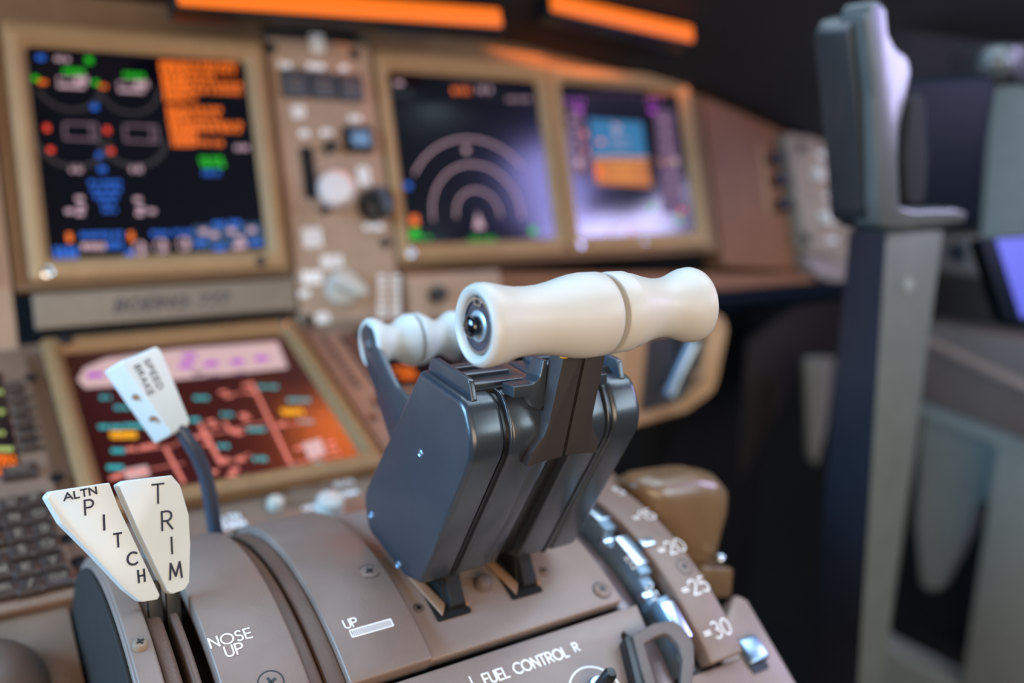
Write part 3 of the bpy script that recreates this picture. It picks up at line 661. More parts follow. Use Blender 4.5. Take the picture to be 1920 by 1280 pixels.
# flap gate: rail and stepped detent plate
arcplate(.1045, .1180, -60, 62, RC-.030, RC-.0130, 'gate_rail', 'gaterail', .0030)
def gate():
    P = []
    segs = [(62, 8, .1535), (8, 4, .1485), (4, -6, .1535), (-6, -9, .147), (-9, -18, .1535), (-18, -21, .1475), (-21, -30, .1535), (-30, -32, .150), (-32, -35, .1465), (-35, -45.5, .1535), (-45.5, -49, .147)]
    for a0, a1, R in segs:
        for k in range(7):
            a = rad(a0+(a1-a0)*k/6); P.append(A(YC+R*math.sin(a), ZC+R*math.cos(a)))
    for k in range(40):
        a = rad(-49+(62+49)*k/39); P.append(A(YC+.132*math.sin(a), ZC+.132*math.cos(a)))
    return P
build(MB().prism_x(gate(), .1190, .1265), 'detent_gate', 'gate', PED, .0009)
for a in (1, -12, -24.5, -40):
    arcplate(.1192, .1272, a-3.6, a+3.6, RC-.002, RC+.0012, 'detent_step', 'chrome', .0008)
for a in (-6, -19, -33):
    mb = MB(); q = rad(a); mb.lathe(A(.1185, YC+.146*math.sin(q), ZC+.146*math.cos(q)), A(-1, 0, 0), [(-.004, .0028), (.001, .0028), (.0018, .0015)]); build(mb, 'rivet', 'chrome', PED)
for s, x, y in (('20', 1184, 1050), ('25', 1223, 1108)):
    O = at_x(x, y, .1189); q = math.atan2(O[1]-YC, O[2]-ZC); mb = MB()
    f = Frame(O, A(0, -math.cos(q), math.sin(q)), A(0, math.sin(q), math.cos(q))); text(mb, f, s, 0, 0, .0060, .14, .25); build(mb, 'gate_number', 'lettering', PED)
# pivot block and throttle slots
for x0, x1, y in ((.0110, .0275, -.4815), (.0500, .0665, -.4815)):
    fr = Frame(A((x0+x1)/2, -.470, ZC+math.sqrt((RC-.0045)**2-(.055)**2)), (1, 0, 0), (0, .935, .355))
    w_ = x1-x0
    build(MB().prism(fr, rrect(0, .004, w_+.0005, .034, .001), -.002, .0004), 'slot_opening', 'void', PED)
    mb = MB(); mb.prism(fr, [(-w_/2-.0030, .0155), (-w_/2+.0012, .0165), (-w_/2+.0066, -.0060), (-w_/2+.0022, -.0118)], .0003, .0018); mb.prism(fr, [(w_/2-.0012, .016), (w_/2+.002, .016), (w_/2+.0005, -.010), (w_/2-.0012, -.010)], .0003, .0022); build(mb, 'slot_flap', 'tanseal', PED, .0006)
BC = RC-.0045
def bscrew(x, y, r, m='taupe', R=BC, h=.0006, ring=True, name='screw', rot=.4):
    f = arc_frame(x, y, R)
    if ring:
        mb = MB(); mb.ring(f, circ(0, 0, r*1.14), circ(0, 0, r*1.03), -.0005, .00015); build(mb, 'screw_ring', 'black', PED)
    screw(f, 0, 0, r, PED, m, h, rot=rot)
bscrew(1128, 1106, .0042, 'taupe', h=.0012); bscrew(1020, 1071, .0022, 'taupe', h=.0005); bscrew(693, 1071, .0042, 'taupe', RC, .0004)
bscrew(263, 1211, .0030, 'plate', RC, .0022, False); bscrew(508, 1279, .0046, 'taupe', RC, .0003); bscrew(1283, 1062, .0040, 'taupe', RC, .0003); bscrew(213, 1072, .0026, 'plate', RC, .002, False)
f = arc_frame(905, 1098, BC); mb = MB(); mb.lathe(f.O, f.n, [(-.001, .0044), (.003, .0042), (.0048, .0034), (.0056, .0018), (.0056, .0002)]); build(mb, 'stop_stud', 'taupe_dark', PED)
f = arc_frame(785, 1140, BC); screw(f, 0, 0, .0026, PED, 'taupe_dark', .0004)
# screw block at the near end of the speed brake slot
f = Frame(A(-.046, YC+(RC-.010)*math.sin(rad(-36)), ZC+(RC-.010)*math.cos(rad(-36))), (1, 0, 0), (0, .81, .58))
build(MB().prism(f, rrect(0, -.010, .0140, .024, .001), -.006, .0), 'end_block', 'taupe', PED, .0006)
screw(f, -.0005, -.0045, .0038, PED, 'taupe', .001)
# lettering on the covers
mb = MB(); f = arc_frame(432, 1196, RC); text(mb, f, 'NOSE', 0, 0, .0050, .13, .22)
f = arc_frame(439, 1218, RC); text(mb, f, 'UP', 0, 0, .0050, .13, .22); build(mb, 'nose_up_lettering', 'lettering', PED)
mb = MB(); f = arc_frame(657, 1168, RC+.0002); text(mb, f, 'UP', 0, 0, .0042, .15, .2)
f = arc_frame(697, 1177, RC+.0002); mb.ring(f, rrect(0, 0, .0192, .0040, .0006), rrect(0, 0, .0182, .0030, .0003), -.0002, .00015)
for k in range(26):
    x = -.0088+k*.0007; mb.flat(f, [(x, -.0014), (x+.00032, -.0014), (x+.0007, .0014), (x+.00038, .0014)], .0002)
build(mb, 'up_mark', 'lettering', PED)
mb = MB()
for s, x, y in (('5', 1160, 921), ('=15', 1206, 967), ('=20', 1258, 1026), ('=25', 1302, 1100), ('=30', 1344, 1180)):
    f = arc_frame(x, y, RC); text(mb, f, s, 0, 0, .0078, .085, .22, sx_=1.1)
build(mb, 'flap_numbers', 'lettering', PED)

# right outboard shoulder of the pedestal
arcplate(.1540, .1640, -80, 62, RC-.06, RC-.020, 'shoulder', 'taupe', .002)
SH = Frame(A(.175, -.50, .715), (1, 0, 0), (0, .80, .60))
mb = MB(); P = [A(*SH.px(*q)) for q in ((1378, 1112), (1402, 1122), (1500, 1290), (1400, 1330), (1330, 1240))]; mb.prism(SH, P, -.02, 0); build(mb, 'outer_shoulder', 'taupe_floor', PED, .002)
f = SH; mb = MB(); a, b = f.px(1405, 1222); mb.box(f, a-.006, a+.008, b-.007, b+.007, -.001, .004); build(mb, 'latch', 'steel', PED, .002)
a, b = f.px(1420, 1245); build(MB().prism(f, rrect(a, b, .012, .008, .002), 0, .0006), 'latch_window', 'black', PED)
c = on_arc(1322, 1222, RC-.008); mb = MB(); mb.sphere(c, .0058, sc=(.8, 1, 1)); build(mb, 'roller', 'steel', PED)
EP = Frame(A(.14, -.529, .716), (1, 0, 0), (0, .77, .64))
P = [A(*EP.px(*q)) for q in ((1285, 1270), (1392, 1232), (1440, 1330), (1330, 1360))]; build(MB().prism(EP, P, -.02, 0), 'end_plate', 'taupe', PED, .0012)

o = build(MB().prism(arc_frame(1213, 1017, RC+.001), rrect(0, 0, .0085, .0050, .001), -.006, .001), 'detent_pin', 'chrome', PED, .001)
# ------------------------------------------------------------------ fuel control panel
FF = Frame(A(.05, -.4995, .7455), (1, 0, 0), (0, .86, .51))
t = thing('fuel_control_panel', 'taupe panel lettered FUEL CONTROL aft of the thrust levers', 'panel', FF.O)
P = [(-.089, -.09), (.062, -.09), (.062, -.0165), (.054, -.0165), (.054, -.0125), (.062, -.0125), (.0635, 0), (-.0890, 0)]
P = [A(*FF.px(*q)) for q in ((1197, 1139), (1216, 1189), (1186, 1196), (1168, 1183), (1164, 1192), (1210, 1320))]
aR = P[0][0]
build(MB().prism(FF, [A(-.089, -.08), A(-.089, -.0006), A(aR, -.0006)]+P[1:]+[A(P[-1][0], -.08)], -.010, .0004), 'plate', 'taupe_floor', t, .0007)
f = FF.sub(0, 0, .0005)
mb = MB(); a, b = f.px(987, 1247); text(mb, f, 'FUEL CONTROL', a, b, .0048, .16, .2, sx_=.95)
a, b = f.px(1079, 1213); text(mb, f, 'R', a, b, .0042, .17, .2); a, b = f.px(887, 1276); text(mb, f, 'L', a, b, .0042, .17, .2)
a, b = f.px(1119, 1300); mb.ring(f, circ(a, b, .0130, 48), circ(a, b, .0123, 48), 0, .0002)
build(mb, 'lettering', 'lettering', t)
mb = MB(); mb.lathe(f.pt(a, b, 0), f.n, [(-.002, .0062), (.004, .006), (.006, .005), (.006, .0003)]); build(mb, 'switch_bushing', 'steel', t)
mb = MB(); mb.lathe(f.pt(a, b, .006), f.n, [(0, .0035), (.010, .003), (.012, .002), (.0122, .0002)]); build(mb, 'toggle', 'black', t)
# D shaped guard
GF = FF.sub(0, 0, .008)
t = thing('guard_loop', 'taupe D shaped finger loop over the flap gate beside FUEL CONTROL panel', 'guard', GF.pt(.075, -.02))
O_ = fillet([A(*GF.px(*q)) for q in ((1186, 1189), (1225, 1168), (1264, 1160), (1300, 1195), (1303, 1240), (1292, 1340), (1225, 1340))], [.0008, .002, .006, .010, .008, .004, .002])
I_ = fillet([A(*GF.px(*q)) for q in ((1208, 1206), (1228, 1193), (1252, 1184), (1272, 1206), (1280, 1236), (1272, 1325), (1244, 1325))], [.0006, .002, .004, .006, .006, .004, .002])
mb = MB(); mb.ring(GF, O_, I_, -.0035, .0); build(mb, 'loop', 'taupe_dark', t, .0007)
build(MB().prism(GF, [A(*GF.px(*q)) for q in ((1172, 1190), (1188, 1190), (1222, 1330), (1205, 1330))], -.012, -.001), 'stem', 'black', t, .0005)

# ------------------------------------------------------------------ thrust levers
XC = .0455; YG, ZG = -.5388, .8995
SHP = [(-.4780, .8695), (-.5155, .8655), (-.5240, .8480), (-.4785, .7735), (-.4640, .7705), (-.4235, .7775), (-.4175, .7950)]
SHR = [.004, .010, .020, .005, .003, .007, .012]
def shell(off=0, ymax=None):
    c = A(-.4700, .8250); P = [A(*p) for p in SHP]; P = [p+(c-p)/np.linalg.norm(c-p)*off for p in P]
    return fillet(P, SHR, 7)
def mx(x, side): return x if side < 0 else 2*XC-x       # mirror about the split line
def lever(side):
    lab = 'thrust lever nearest the camera, ivory grip with round end button, left half of dark housing' if side < 0 else 'far thrust lever behind it with plain ivory grip, right half of dark housing'
    t = thing('thrust_lever', lab, 'lever', (XC+side*.02, -.47, .765), 'thrust levers')
    def px_(poly, x0, x1, mb=None): mb = mb or MB(); a, b = sorted((mx(x0, side), mx(x1, side))); return mb.prism_x(poly, a, b)
    h = build(px_(shell(), .0032, .0192), 'housing_cover', 'housing', t, .0058, 7)
    build(px_(shell(.0012), .0188, .0212), 'housing_seam', 'black', t)
    build(px_(shell(-.0006), .0208, .0222), 'housing_rib', 'housing', t, .0005)
    # inner shell: full height, stepped in around the arm
    build(px_(shell(.0004), .0222, .0368), 'inner_shell', 'housing', t, .0012)
    up = fillet([(-.4790, .8690), (-.5135, .8655), (-.5215, .8480), (-.5190, .8400), (-.47, .80), (-.43, .80)], [.004, .008, .012, .006, .003, .003], 6)
    build(px_(up, .0362, .0452), 'arm_recess_wall', 'housing', t, .0008)
    lo = [(-.45, .86), (-.5175, .846), (-.5195, .8405), (-.4775, .7745), (-.4650, .7725), (-.43, .78), (-.425, .80)]
    if side < 0: build(px_(lo, .0362, .0432), 'lower_shell', 'housing', t, .0010)
    else:
        build(px_([A(*p)+A(.0045, .0005) for p in lo], .0362, .0452), 'lower_recess', 'black', t, .0006)
    # side screws
    if side < 0:
        FS = Frame(A(.0032, 0, 0), A(0, -1, 0), A(0, 0, 1))
        for x, y, r in ((789, 850, .0019), (697, 965, .0019), (747, 1058, .0019)):
            a, b = FS.px(x, y); mb = MB(); mb.lathe(FS.pt(a, b, .0), A(-1, 0, 0), [(-.0004, r), (.0003, r), (.0005, r*.8), (.0001, r*.5), (.0001, r*.05)], 0, 20); build(mb, 'screw', 'steel', t)
    # top fin, rim and sight slots
    fin = fillet([(-.4765, .8630), (-.4795, .8735), (-.4840, .8755), (-.5120, .8725), (-.5150, .8640)], [.001, .002, .002, .002, .001], 4)
    build(px_(fin, .0075, .0100), 'top_fin', 'housing', t, .0007)
    for yy, m_ in ((-.4835, 'housing'), (-.4925, 'housing'), (-.5035, 'housing')):
        zz = .8690-(yy+.478)*-.107+.0005
        fr = Frame(A(mx(.0235, side), yy, zz), (1, 0, 0), (0, 1, .107)); build(MB().prism(fr, rrect(0, 0, .0270, .0050, .0006), -.003, .0022), 'top_bar', m_, t, .0007)
    fr = Frame(A(mx(.0235, side), -.4935, .8680), (1, 0, 0), (0, 1, .107)); build(MB().prism(fr, rrect(0, 0, .0262, .030, .0006), -.002, .0004), 'top_opening', 'void', t)
    hk = fillet([(.0225, .8700), (.0225, .8655), (.0290, .8650), (.0318, .8605), (.0350, .8585), (.0372, .8610), (.0380, .8790), (.0362, .8790), (.0348, .8725), (.0322, .8700)], [.0004, .0004, .003, .003, .002, .002, .0004, .0004, .003, .003], 5)
    mbh = MB(); q = [(mx(x, side), z) for x, z in hk]
    mbh.prism(Frame((0, -.5165, 0), (1, 0, 0), (0, 0, 1)), q, -.004, .0045); build(mbh, 'hook', 'housing', t, .0008)
    # arm
    AF = Frame(A(XC, -.5230, .8400), (1, 0, 0), (0, -.0060, .0410))
    P = [(-.0102, .0475), (-.0008, .0475), (-.0008, -.0010), (-.0120, -.0018), (-.0175, -.0028), (-.0160, .0040), (-.0120, .0095), (-.0108, .0145), (-.0106, .0250)]
    if side > 0: P = [(-x, y) for x, y in P]
    P = [(x+.0040*max(0, y)/.041, y) for x, y in P]
    P = fillet(P, [.0002, .0002, .0005, 0, .0002, .006, .006, .006, .006], 5)
    build(MB().prism(AF, P, -.0078, .0008), 'arm', 'arm', t, .0005)
    # leg into the slot
    x0, x1 = ((.0172, .0268) if side < 0 else (.0565, .0658))
    leg = [(-.4560, .7950), (-.4880, .7950), (-.4830, .7850), (-.4725, .7720), (-.4755, .7520), (-.4560, .7560)]
    build(MB().prism_x([A(*p) for p in leg], x0, x1), 'leg', 'legblack', t, .0008)
    build(MB().prism_x([A(*p) for p in [(-.4735, .7720), (-.4805, .7600), (-.4770, .7540), (-.4600, .7560), (-.4580, .7740)]], x0+.001, x1-.001), 'leg_foot', 'legblack', t, .0008)
    # grip
    O = A(0, YG, ZG)
    if side < 0:
        pr = [(.0020, .0104), (-.0042, .0105), (-.0052, .0108), (-.0062, .0120), (-.0064, .0131), (-.0056, .0143), (-.0038, .0150), (-.0012, .0150), (.0015, .0145), (.0055, .0135), (.0105, .0127), (.0165, .0125), (.0215, .0128), (.0270, .0137), (.0320, .0149), (.0360, .0157), (.0395, .0160), (.0398, .0161), (.0470, .0160), (.0484, .0158), (.0491, .0152), (.0493, .0100)]
        g = build(MB().lathe(O, A(1, 0, 0), pr, 0, 72, True), 'grip', 'ivory', t, 0)
        mb = MB(); mb.lathe(O, A(1, 0, 0), [(.0030, .0104), (-.0040, .0104), (-.0040, .0003)], 0, 48); build(mb, 'end_disc', 'endplate', g)
        FE = Frame(O+A(-.0042, 0, 0), A(0, -1, 0), A(0, 0, 1))
        mb = MB(); n = 60; Oo = [A(.0102*math.cos(rad(100+346*k/n)), .0102*math.sin(rad(100+346*k/n))) for k in range(n+1)]; Ii = [A(.0090*math.cos(rad(100+346*k/n)), .0090*math.sin(rad(100+346*k/n))) for k in range(n+1)]
        mb.prism(FE, Oo+Ii[::-1], 0, .0006)
        for an in (98, 84): 
            c = (.0084*math.cos(rad(an)), .0084*math.sin(rad(an))); mb.ring(FE, circ(*c, .0016, 20), circ(*c, .0007, 20), 0, .0007)
        build(mb, 'retaining_ring', 'chrome', g, 0)
        mb = MB(); mb.lathe(O+A(-.0040, .0, -.0002), A(-1, 0, 0), [(0, .0056), (.0006, .0056), (.0009, .0052), (.0009, .0005)]); build(mb, 'washer', 'washer', g)
        mb = MB(); mb.lathe(O+A(-.0048, .0, 0), A(-1, 0, 0), [(0, .0036), (.0022, .0036), (.0024, .0040), (.0030, .0040), (.0036, .0036), (.0042, .0026), (.0045, .0012), (.00455, .0001)]); build(mb, 'button', 'gloss', g, 0)
    else:
        pr = [(.0500, .0090), (.0514, .0092), (.0516, .0142), (.0520, .0152), (.0532, .0157), (.0595, .0156), (.0600, .0150), (.0640, .0145), (.0690, .0130), (.0740, .0120), (.0780, .0117), (.0820, .0120), (.0860, .0130), (.0895, .0143), (.0920, .0150), (.0950, .0153), (.0968, .0148), (.0976, .0138), (.0978, .0110), (.0978, .001)]
        g = build(MB().lathe(O, A(1, 0, 0), pr, 0, 72, True), 'grip', 'ivory', t, 0)
    c = A(XC+side*.0078, -.5325, .8840)
    build(MB().lathe(c, A(0, -.1, -1), [(-.003, .0018), (.0016, .0018), (.002, .001)], 0, 20), 'yellow_seal', 'yellow', t)
    mb = MB(); mb.prism(AF, rrect(side*.0050, .0440, .0040, .0004), .0035, .0039); build(mb, 'clip', 'chrome', t)
    return t
M['gaterail'] = mat('purple_grey_rail', (.20, .15, .16), .3, metal=.4)
M['endplate'] = mat('end_disc_plum', (.07, .05, .06), .45, noise=.3, scale=3000)
M['washer'] = mat('pale_washer', (.50, .58, .62), .35, metal=.6)
M['gloss'] = mat('gloss_black_button', (.004, .005, .007), .04, coat=1)
lever(-1); lever(1)

# ------------------------------------------------------------------ reverse thrust levers
YR, ZR = -.3890, .8620
def reverse(side):
    lab = 'left small white spool grip ahead of the thrust levers, with dark curved arm' if side < 0 else 'right small white spool grip, partly hidden by the big left thrust grip'
    t = thing('reverse_thrust_lever', lab, 'lever', (XC+side*.013, YR, ZR), 'reverse thrust levers')
    w_ = .0242; s = side
    pr = [(.0006, .006), (.0007, .0128), (.0014, .0136), (.0035, .0136), (.0070, .0118), (.0105, .0096), (.0130, .0089), (.0158, .0094), (.0195, .0117), (.0222, .0131), (.0245, .0130), (.0256, .0120), (.0258, .0104), (.0245, .0100), (.0235, .0098), (.0235, .001)]
    build(MB().lathe(A(XC, YR, ZR), A(s, 0, 0), pr, 0, 56), 'grip', 'white', t, 0)
    x0 = XC+s*.0262; x1 = XC+s*.0232
    c = A(YR, ZR)
    P = [A(-.3800, .8660), A(-.3835, .8705), A(-.3905, .8705), A(-.3990, .8640), A(-.4200, .8480), A(-.4500, .8400), A(-.4500, .8000), A(-.4180, .8150), A(-.4030, .8320), A(-.3870, .8520)]
    P = fillet(P, [.004, .004, .006, .012, .03, .001, .001, .02, .03, .012], 6)
    build(MB().prism_x(P, *sorted((x0, x1))), 'arm', 'housing', t, .0007)
    mb = MB(); mb.lathe(A(x0, YR-.002, ZR), A(s, 0, 0), [(-.001, .003), (.0008, .0028), (.0012, .001)]); build(mb, 'pivot_screw', 'steel', t)
reverse(-1); reverse(1)

# ------------------------------------------------------------------ alternate pitch trim levers
TFm = Frame(A(-.098, -.4430, .7785), (1, 0, 0), (0, .10, .99))
def trim(px_, lab, letters, stem):
    P = [A(*TFm.px(*q[:2])) for q in px_]; P = fillet(P, [q[2]*1e-3 for q in px_], 6)
    c = sum(P)/len(P)
    t = thing('trim_lever', lab, 'lever', TFm.pt(*A(*TFm.px(*stem)), -.004), 'pitch trim levers')
    mb = MB()
    back = [c+(p-c)*1.0+A(-.0011, -.0004) for p in P]
    mb.loft([[TFm.pt(*(p+A(-.0002, -.0006)), -.0050) for p in back], [TFm.pt(*p, -.0022) for p in back], [TFm.pt(*p, -.0004) for p in [c+(q-c)*1.0 for q in P]], [TFm.pt(*p, 0) for p in [c+(q-c)*.988 for q in P]]])
    build(mb, 'handle', 'white', t, 0, smooth=50)
    mb = MB()
    for s, x, y, h, w_, r, sx_ in letters:
        a, b = TFm.px(x, y); text(mb, TFm.sub(a, b, .0001, r), s, 0, 0, h, w_, .3, sx_=sx_)
    build(mb, 'lettering', 'ink', t)
    a, b = TFm.px(*stem)
    build(MB().prism(TFm, [(a-.0032, b-.022), (a+.0030, b-.022), (a+.0026, b+.006), (a-.0026, b+.006)], -.0060, -.0030), 'stem', 'black', t, .0004)
trim(((87, 932, 1.6), (98, 921, 1.), (205, 905, .6), (222, 950, 0), (300, 1116, 1.2), (296, 1124, 1), (266, 1129, 2.4), (236, 1106, 3), (176, 1042, 5), (116, 982, 5)),
     'white trim lever lettered ALTN PITCH, left of the pair', (('ALTN', 150, 925, .0027, .24, .05, 1.35), ('P', 167, 950, .0057, .13, -.03, .95), ('I', 195, 979, .0058, .15, -.05, 1), ('T', 221, 1012, .0054, .15, -.03, .85), ('C', 247, 1047, .0050, .17, .0, .85), ('H', 265, 1079, .0050, .16, .0, .75)), (293, 1122))
trim(((222, 909, .8), (236, 901, .8), (322, 891, .8), (338, 910, 4), (354, 965, 6), (357, 1020, 6), (355, 1092, 1.4), (346, 1106, 2.2), (322, 1114, 1.4), (314, 1108, 1), (262, 998, 0)),
     'white trim lever lettered TRIM, right of the pair', (('T', 296, 925, .0078, .10, -.06, .95), ('R', 313, 975, .0076, .11, -.04, .88), ('I', 322, 1022, .0068, .12, -.03, 1), ('M', 329, 1069, .0066, .13, -.02, .82)), (327, 1110))

# ------------------------------------------------------------------ speed brake lever
D = lambda x, y, d: CAM+ray(x, y)*d
t = thing('speed_brake_lever', 'white handled lever lettered SPEED BRAKE on a bent grey shaft', 'lever', D(402, 1005, .485))
mb = MB(); mb.tube([D(408, 1030, .487), D(402, 985, .484), D(394, 930, .478), D(384, 885, .472), D(368, 850, .466), D(350, 822, .462), D(335, 800, .461)], [.0040, .0039, .0039, .0038, .0037, .0036, .0036], sq=1.2); build(mb, 'shaft', 'shaft', t)
S0 = D(300, 760, .455)
SF = Frame(S0, (.95, .10, .0), (0, .45, .89))
P = [A(*SF.px(*q)) for q in ((224, 677), (294, 648), (302, 655), (357, 790), (352, 800), (322, 815))]
P = fillet(P, [.0015, .0015, .0015, .0015, .001, .001], 4)
sh = A(-.0052, -.0012)
mb = MB(); mb.loft([[SF.pt(*(p*1.0+sh), -.0125) for p in P], [SF.pt(*(p+sh*.9), -.0108) for p in P], [SF.pt(*p, -.001) for p in P], [SF.pt(*p, .0) for p in [sum(P)/len(P)+(q-sum(P)/len(P))*.95 for q in P]]])
build(mb, 'handle', 'white', t, .0004, smooth=50)
a0 = A(*SF.px(270, 685)); a1 = A(*SF.px(302, 748)); d = a1-a0; rot = math.atan2(d[1], d[0])
mb = MB()
a, b = SF.px(288, 701); text(mb, SF.sub(a, b, .0002, rot), 'SPEED', 0, 0, .0029, .17, .42, sx_=1.5)
a, b = SF.px(270, 712); text(mb, SF.sub(a, b, .0002, rot), 'BRAKE', 0, 0, .0029, .17, .42, sx_=1.3)
build(mb, 'lettering', 'ink', t)
for x, y, d_ in ((253, 744, .460), (285, 785, .461)):
    mb = MB(); mb.sphere(D(x, y, .4535), .0016); build(mb, 'screw_hole', 'tanseal', t)
M_ = None

# ------------------------------------------------------------------ flap lever
t = thing('flap_lever', 'large rounded brown flap lever knob right of the flap scale', 'lever', at_x(1330, 1090, .175))
KX = Frame(A(0, 0, 0), A(0, -1, 0), A(0, 0, 1))
def sidepx(pts, X): return [A(-at_x(x, y, X)[1], at_x(x, y, X)[2]) for x, y in pts]
K = Frame(A(.195, -.440, .775), (1, 0, 0), (0, .1, 1))
P = [A(*K.px(*q)) for q in ((1196, 905), (1222, 892), (1300, 880), (1345, 888), (1367, 915), (1364, 960), (1350, 1010), (1338, 1062), (1332, 1078), (1268, 1060), (1240, 1020), (1200, 960))]
P = fillet(P, .012, 6); c = sum(P)/len(P)
mb = MB(); N = [( -.030, .55), (-.028, .75), (-.022, .92), (-.012, 1.0), (-.004, .98), (.003, .88), (.0065, .70), (.0080, .45)]
mb.loft([[K.pt(*(c+(p-c)*s), w_) for p in P] for w_, s in N]); build(mb, 'knob', 'knobbrown', t, 0, smooth=80)
B = Frame(A(.185, -.455, .745), (1, 0, 0), (0, .1, 1))
P = [A(*B.px(*q)) for q in ((1322, 1062), (1376, 1066), (1372, 1120), (1345, 1122), (1300, 1100))]
build(MB().prism(B, P, -.02, 0), 'base_block', 'knobbrown', t, .0015)
c = B.pt(*A(*B.px(1350, 1047)), 0); mb = MB(); mb.sphere(c, .0032); build(mb, 'pin', 'chrome', t)
mb = MB(); mb.tube([B.pt(*A(*B.px(1340, 1110)), -.01), A(.180, -.440, .690)], .006); build(mb, 'stem', 'black', t)

# rounded dark knob at the bottom left
t = thing('rounded_housing', 'dark brown rounded housing in the bottom left corner beside the pedestal', 'housing', D(-32, 1312, .44))
mb = MB(); mb.sphere(D(-32, 1312, .44), .030, sc=(1, 1, .95), n=36); build(mb, 'rounded_cap', 'taupe_dark', t)
# ================================================================== control yoke and right side
t = thing('control_yoke', 'grey control yoke horn with dark centre hub standing at the right', 'yoke', at_y(1650, 420, -.40))
def yp(pts, Y): return [at_y(x, y, Y) for x, y in pts]
def slab(mb, pts, Y0, Y1, r, m=0, inset=0):
    """outline seen on the plane Y0, given real depth to Y1 with the same outline"""
    P = [(p[0], p[2]) for p in yp(pts, Y0)]; P = fillet(P, r)
    f = Frame((0, Y0, 0), (1, 0, 0), (0, 0, 1))
    return mb.prism(f, P, 0, -(Y1-Y0), m)
mb = MB(); slab(mb, ((1590, 60), (1604, 32), (1626, 18), (1640, 60), (1655, 200), (1662, 390), (1668, 432), (1640, 430), (1622, 405), (1614, 330), (1604, 200)), -.400, -.372, [.006, .01, .01, .01, .02, .01, .01, .01, .02, .02, .02]); build(mb, 'horn_body', 'yoke', t, .009, 4)
mb = MB(); slab(mb, ((1624, 30), (1632, 4), (1650, 0), (1664, 14), (1668, 62), (1682, 88), (1705, 105), (1711, 135), (1700, 190), (1688, 240), (1686, 300), (1688, 350), (1690, 386), (1716, 392), (1795, 390), (1816, 397), (1812, 418), (1770, 424), (1700, 432), (1652, 428), (1646, 380), (1644, 300), (1640, 180)), -.41, -.388, [.004, .004, .006, .006, .01, .01, .012, .012, .02, .02, .02, .02, .004, .004, .004, .006, .006, .01, .01, .01, .01, .02, .02]); build(mb, 'horn_rim', 'yokerim', t, .0065, 4)
mb = MB(); slab(mb, ((1690, 160), (1706, 146), (1780, 142), (1862, 138), (1874, 150), (1868, 190), (1850, 300), (1838, 424), (1700, 428)), -.375, -.30, [.01, .01, .02, .01, .01, .02, .02, .01, .01]); build(mb, 'hub', 'navy', t, .010, 4)
mb = MB(); slab(mb, ((1706, 180), (1735, 176), (1742, 300), (1736, 385), (1700, 385), (1694, 300)), -.381, -.36, .008); build(mb, 'hub_groove', 'void', t, .003, 3)
# control column
t = thing('control_column', 'tall column carrying the yoke, dark left face and pale aft face', 'column', at_y(1640, 900, -.36)*A(1, 1, 0))
a0, a1 = at_y(1662, 438, -.372), at_y(1608, 1300, -.372)
b0, b1 = at_y(1768, 432, -.372), at_y(1652, 1300, -.372)
k0, k1 = at_y(1592, 432, -.31), at_y(1512, 1300, -.31)
mb = MB()
def ring4(s):
    p = a0*(1-s)+a1*s; q = b0*(1-s)+b1*s; k = k0*(1-s)+k1*s; r = q+(k-p)
    return [p, q, A(q[0], k[1], q[2]), k]
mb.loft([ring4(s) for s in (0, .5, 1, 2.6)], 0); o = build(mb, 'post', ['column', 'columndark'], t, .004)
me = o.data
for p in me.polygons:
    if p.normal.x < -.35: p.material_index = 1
c = at_y(1702, 535, -.3722); mb = MB(); mb.lathe(c, A(0, -1, 0), [(-.004, .006), (.001, .006), (.0016, .003)]); build(mb, 'screw', 'wallgrey', t)

# side wall items
SW = Frame((1.0, 0, 0), (0, -1, 0), (0, 0, 1))
RX = .98
def sidepoly(pts, X=RX): return [(-at_x(x, y, X)[1], at_x(x, y, X)[2]) for x, y in pts]
SWF = Frame((RX, 0, 0), (0, -1, 0), (0, 0, 1))
tag(build(MB().prism(SWF, fillet(sidepoly(((1858, 165), (2010, 150), (2010, 560), (1838, 452))), .01), -.06, 0), 'side_lining_panel', 'wallgrey', None, .004, loc=SWF.pt(.3, .9)), 'pale grey green side lining beyond the yoke, at the right edge', 'wall panel')
t = thing('side_console_frame', 'pale grey side console frame around a dark chart pocket, lower right', 'console', SWF.pt(.1, 0))
O_ = sidepoly(((1690, 735), (2030, 858), (1990, 1370), (1588, 1350)))
I_ = sidepoly(((1694, 768), (1868, 836), (1800, 1290), (1628, 1200)))
N_ = 6
mb = MB(); Oc = [A(*p) for p in O_]; Ic = [A(*p) for p in I_]
mb.ring(SWF, fillet(Oc, .012, 4), fillet(Ic, .012, 4), -.05, .0); build(mb, 'frame', 'wallgrey', t, .004)
build(MB().prism(SWF, [p*1.0 for p in fillet(Ic, .002, 4)], -.14, -.10), 'pocket_back', 'footwell', t)
mb = MB(); mb.prism(SWF, fillet([A(*p) for p in sidepoly(((1680, 790), (1852, 850), (1832, 950), (1785, 960), (1748, 1050), (1708, 1130), (1680, 1120), (1668, 1000)))], [.01, .01, .02, .02, .01, .015, .015, .01]), -.09, -.06); build(mb, 'pocket_flap', 'wallgrey', t, .004)
t = thing('side_upper_ledge', 'dark brown sill above the pale console frame at the right', 'ledge', SWF.pt(.05, .7))
mb = MB(); mb.prism(SWF, [A(*p) for p in sidepoly(((1725, 600), (1960, 640), (1960, 830), (1705, 735)))], -.05, .02); build(mb, 'sill', 'taupe_dark', t, .004)
mb = MB(); mb.prism(SWF, [A(*p) for p in sidepoly(((1722, 612), (1960, 722), (1960, 740), (1718, 630)))], .0, .028); build(mb, 'sill_trim', 'taupe', t, .004)
t = thing('side_dark_panel', 'small brown panel with a black knob between column and tablet', 'panel', SWF.pt(.1, .8))
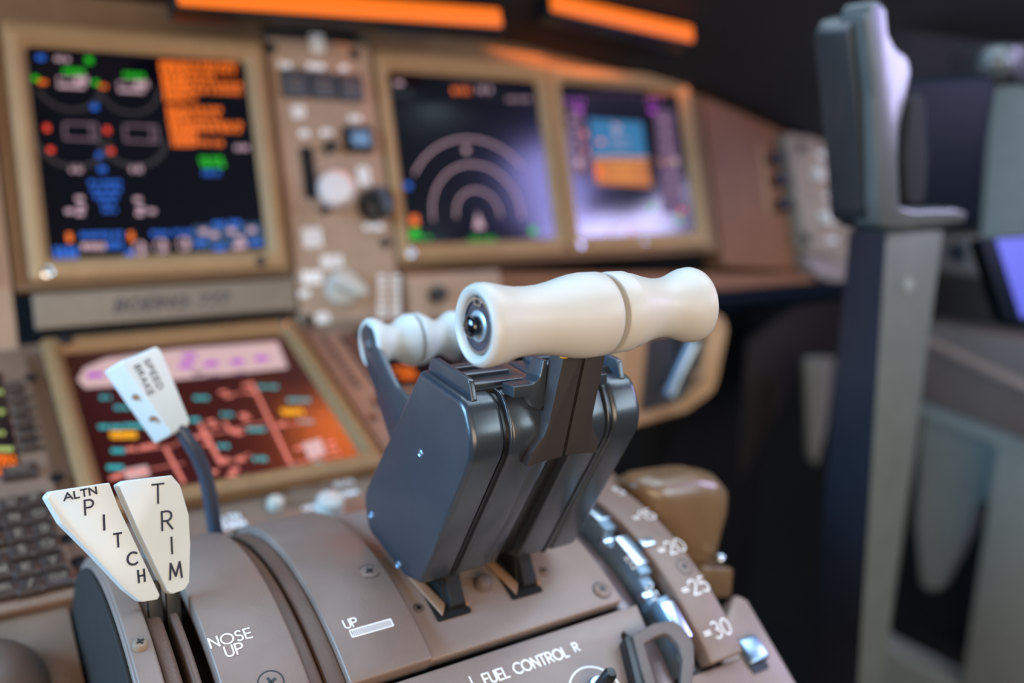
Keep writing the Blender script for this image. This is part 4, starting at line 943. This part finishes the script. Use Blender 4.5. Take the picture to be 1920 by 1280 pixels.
mb = MB(); mb.prism(SWF, [A(*p) for p in sidepoly(((1755, 440), (1835, 440), (1850, 520), (1748, 505)))], -.03, .01); build(mb, 'plate', 'taupe_dark', t, .003)
c = at_x(1795, 472, RX-.012); mb = MB(); mb.lathe(c+A(.012, 0, 0), A(-1, 0, 0), [(0, .014), (.012, .013), (.014, .004)]); build(mb, 'black_knob', 'black', t)
# tablet
TF = Frame(at_y(1900, 520, -.36), (1, .0, 0), (0, .25, 1))
t = thing('tablet_display', 'side display with a glowing blue screen at the right edge', 'tablet', TF.O)
P = fillet([A(*TF.px(*q)) for q in ((1836, 446), (2000, 436), (2030, 590), (1908, 612), (1885, 600))], .006)
build(MB().prism(TF, P, -.012, 0), 'tablet_case', 'navy', t, .003)
build(MB().prism(TF, [A(*TF.px(*q)) for q in ((1866, 448), (2000, 440), (2024, 578), (1914, 596))], .0, .001), 'screen', 'e_tablet', t)
# small lever on the sill top right
t = thing('side_toggle_handle', 'small grey metal knob and bracket at the top right edge', 'handle', at_y(1895, 150, -.30))
mb = MB(); mb.sphere(at_y(1868, 118, -.30), .0165, sc=(1.2, 1, 1)); build(mb, 'knob_ball', 'yokerim', t)
mb = MB(); mb.tube([at_y(1868, 118, -.30), at_y(1900, 145, -.30), at_y(1925, 150, -.30)], .007); build(mb, 'stem', 'yoke', t)
mb = MB(); slab(mb, ((1892, 82), (1950, 78), (1950, 160), (1888, 160)), -.30, -.24, .006); build(mb, 'bracket', 'yoke', t, .006)
# pale strip and liner behind the column
DF = Frame((.9, .1, 0), (1, 0, 0), (0, 0, 1))
t = tag(build(MB().prism(DF, fillet([A(*DF.px(*q)) for q in ((1504, 668), (1556, 668), (1540, 800), (1522, 872), (1512, 850))], .01), 0, .01), 'floor_light_panel', 'wallgrey', None, .003, loc=DF.pt(0, .6)), 'narrow pale tapering panel in the dark footwell left of the column', 'panel')
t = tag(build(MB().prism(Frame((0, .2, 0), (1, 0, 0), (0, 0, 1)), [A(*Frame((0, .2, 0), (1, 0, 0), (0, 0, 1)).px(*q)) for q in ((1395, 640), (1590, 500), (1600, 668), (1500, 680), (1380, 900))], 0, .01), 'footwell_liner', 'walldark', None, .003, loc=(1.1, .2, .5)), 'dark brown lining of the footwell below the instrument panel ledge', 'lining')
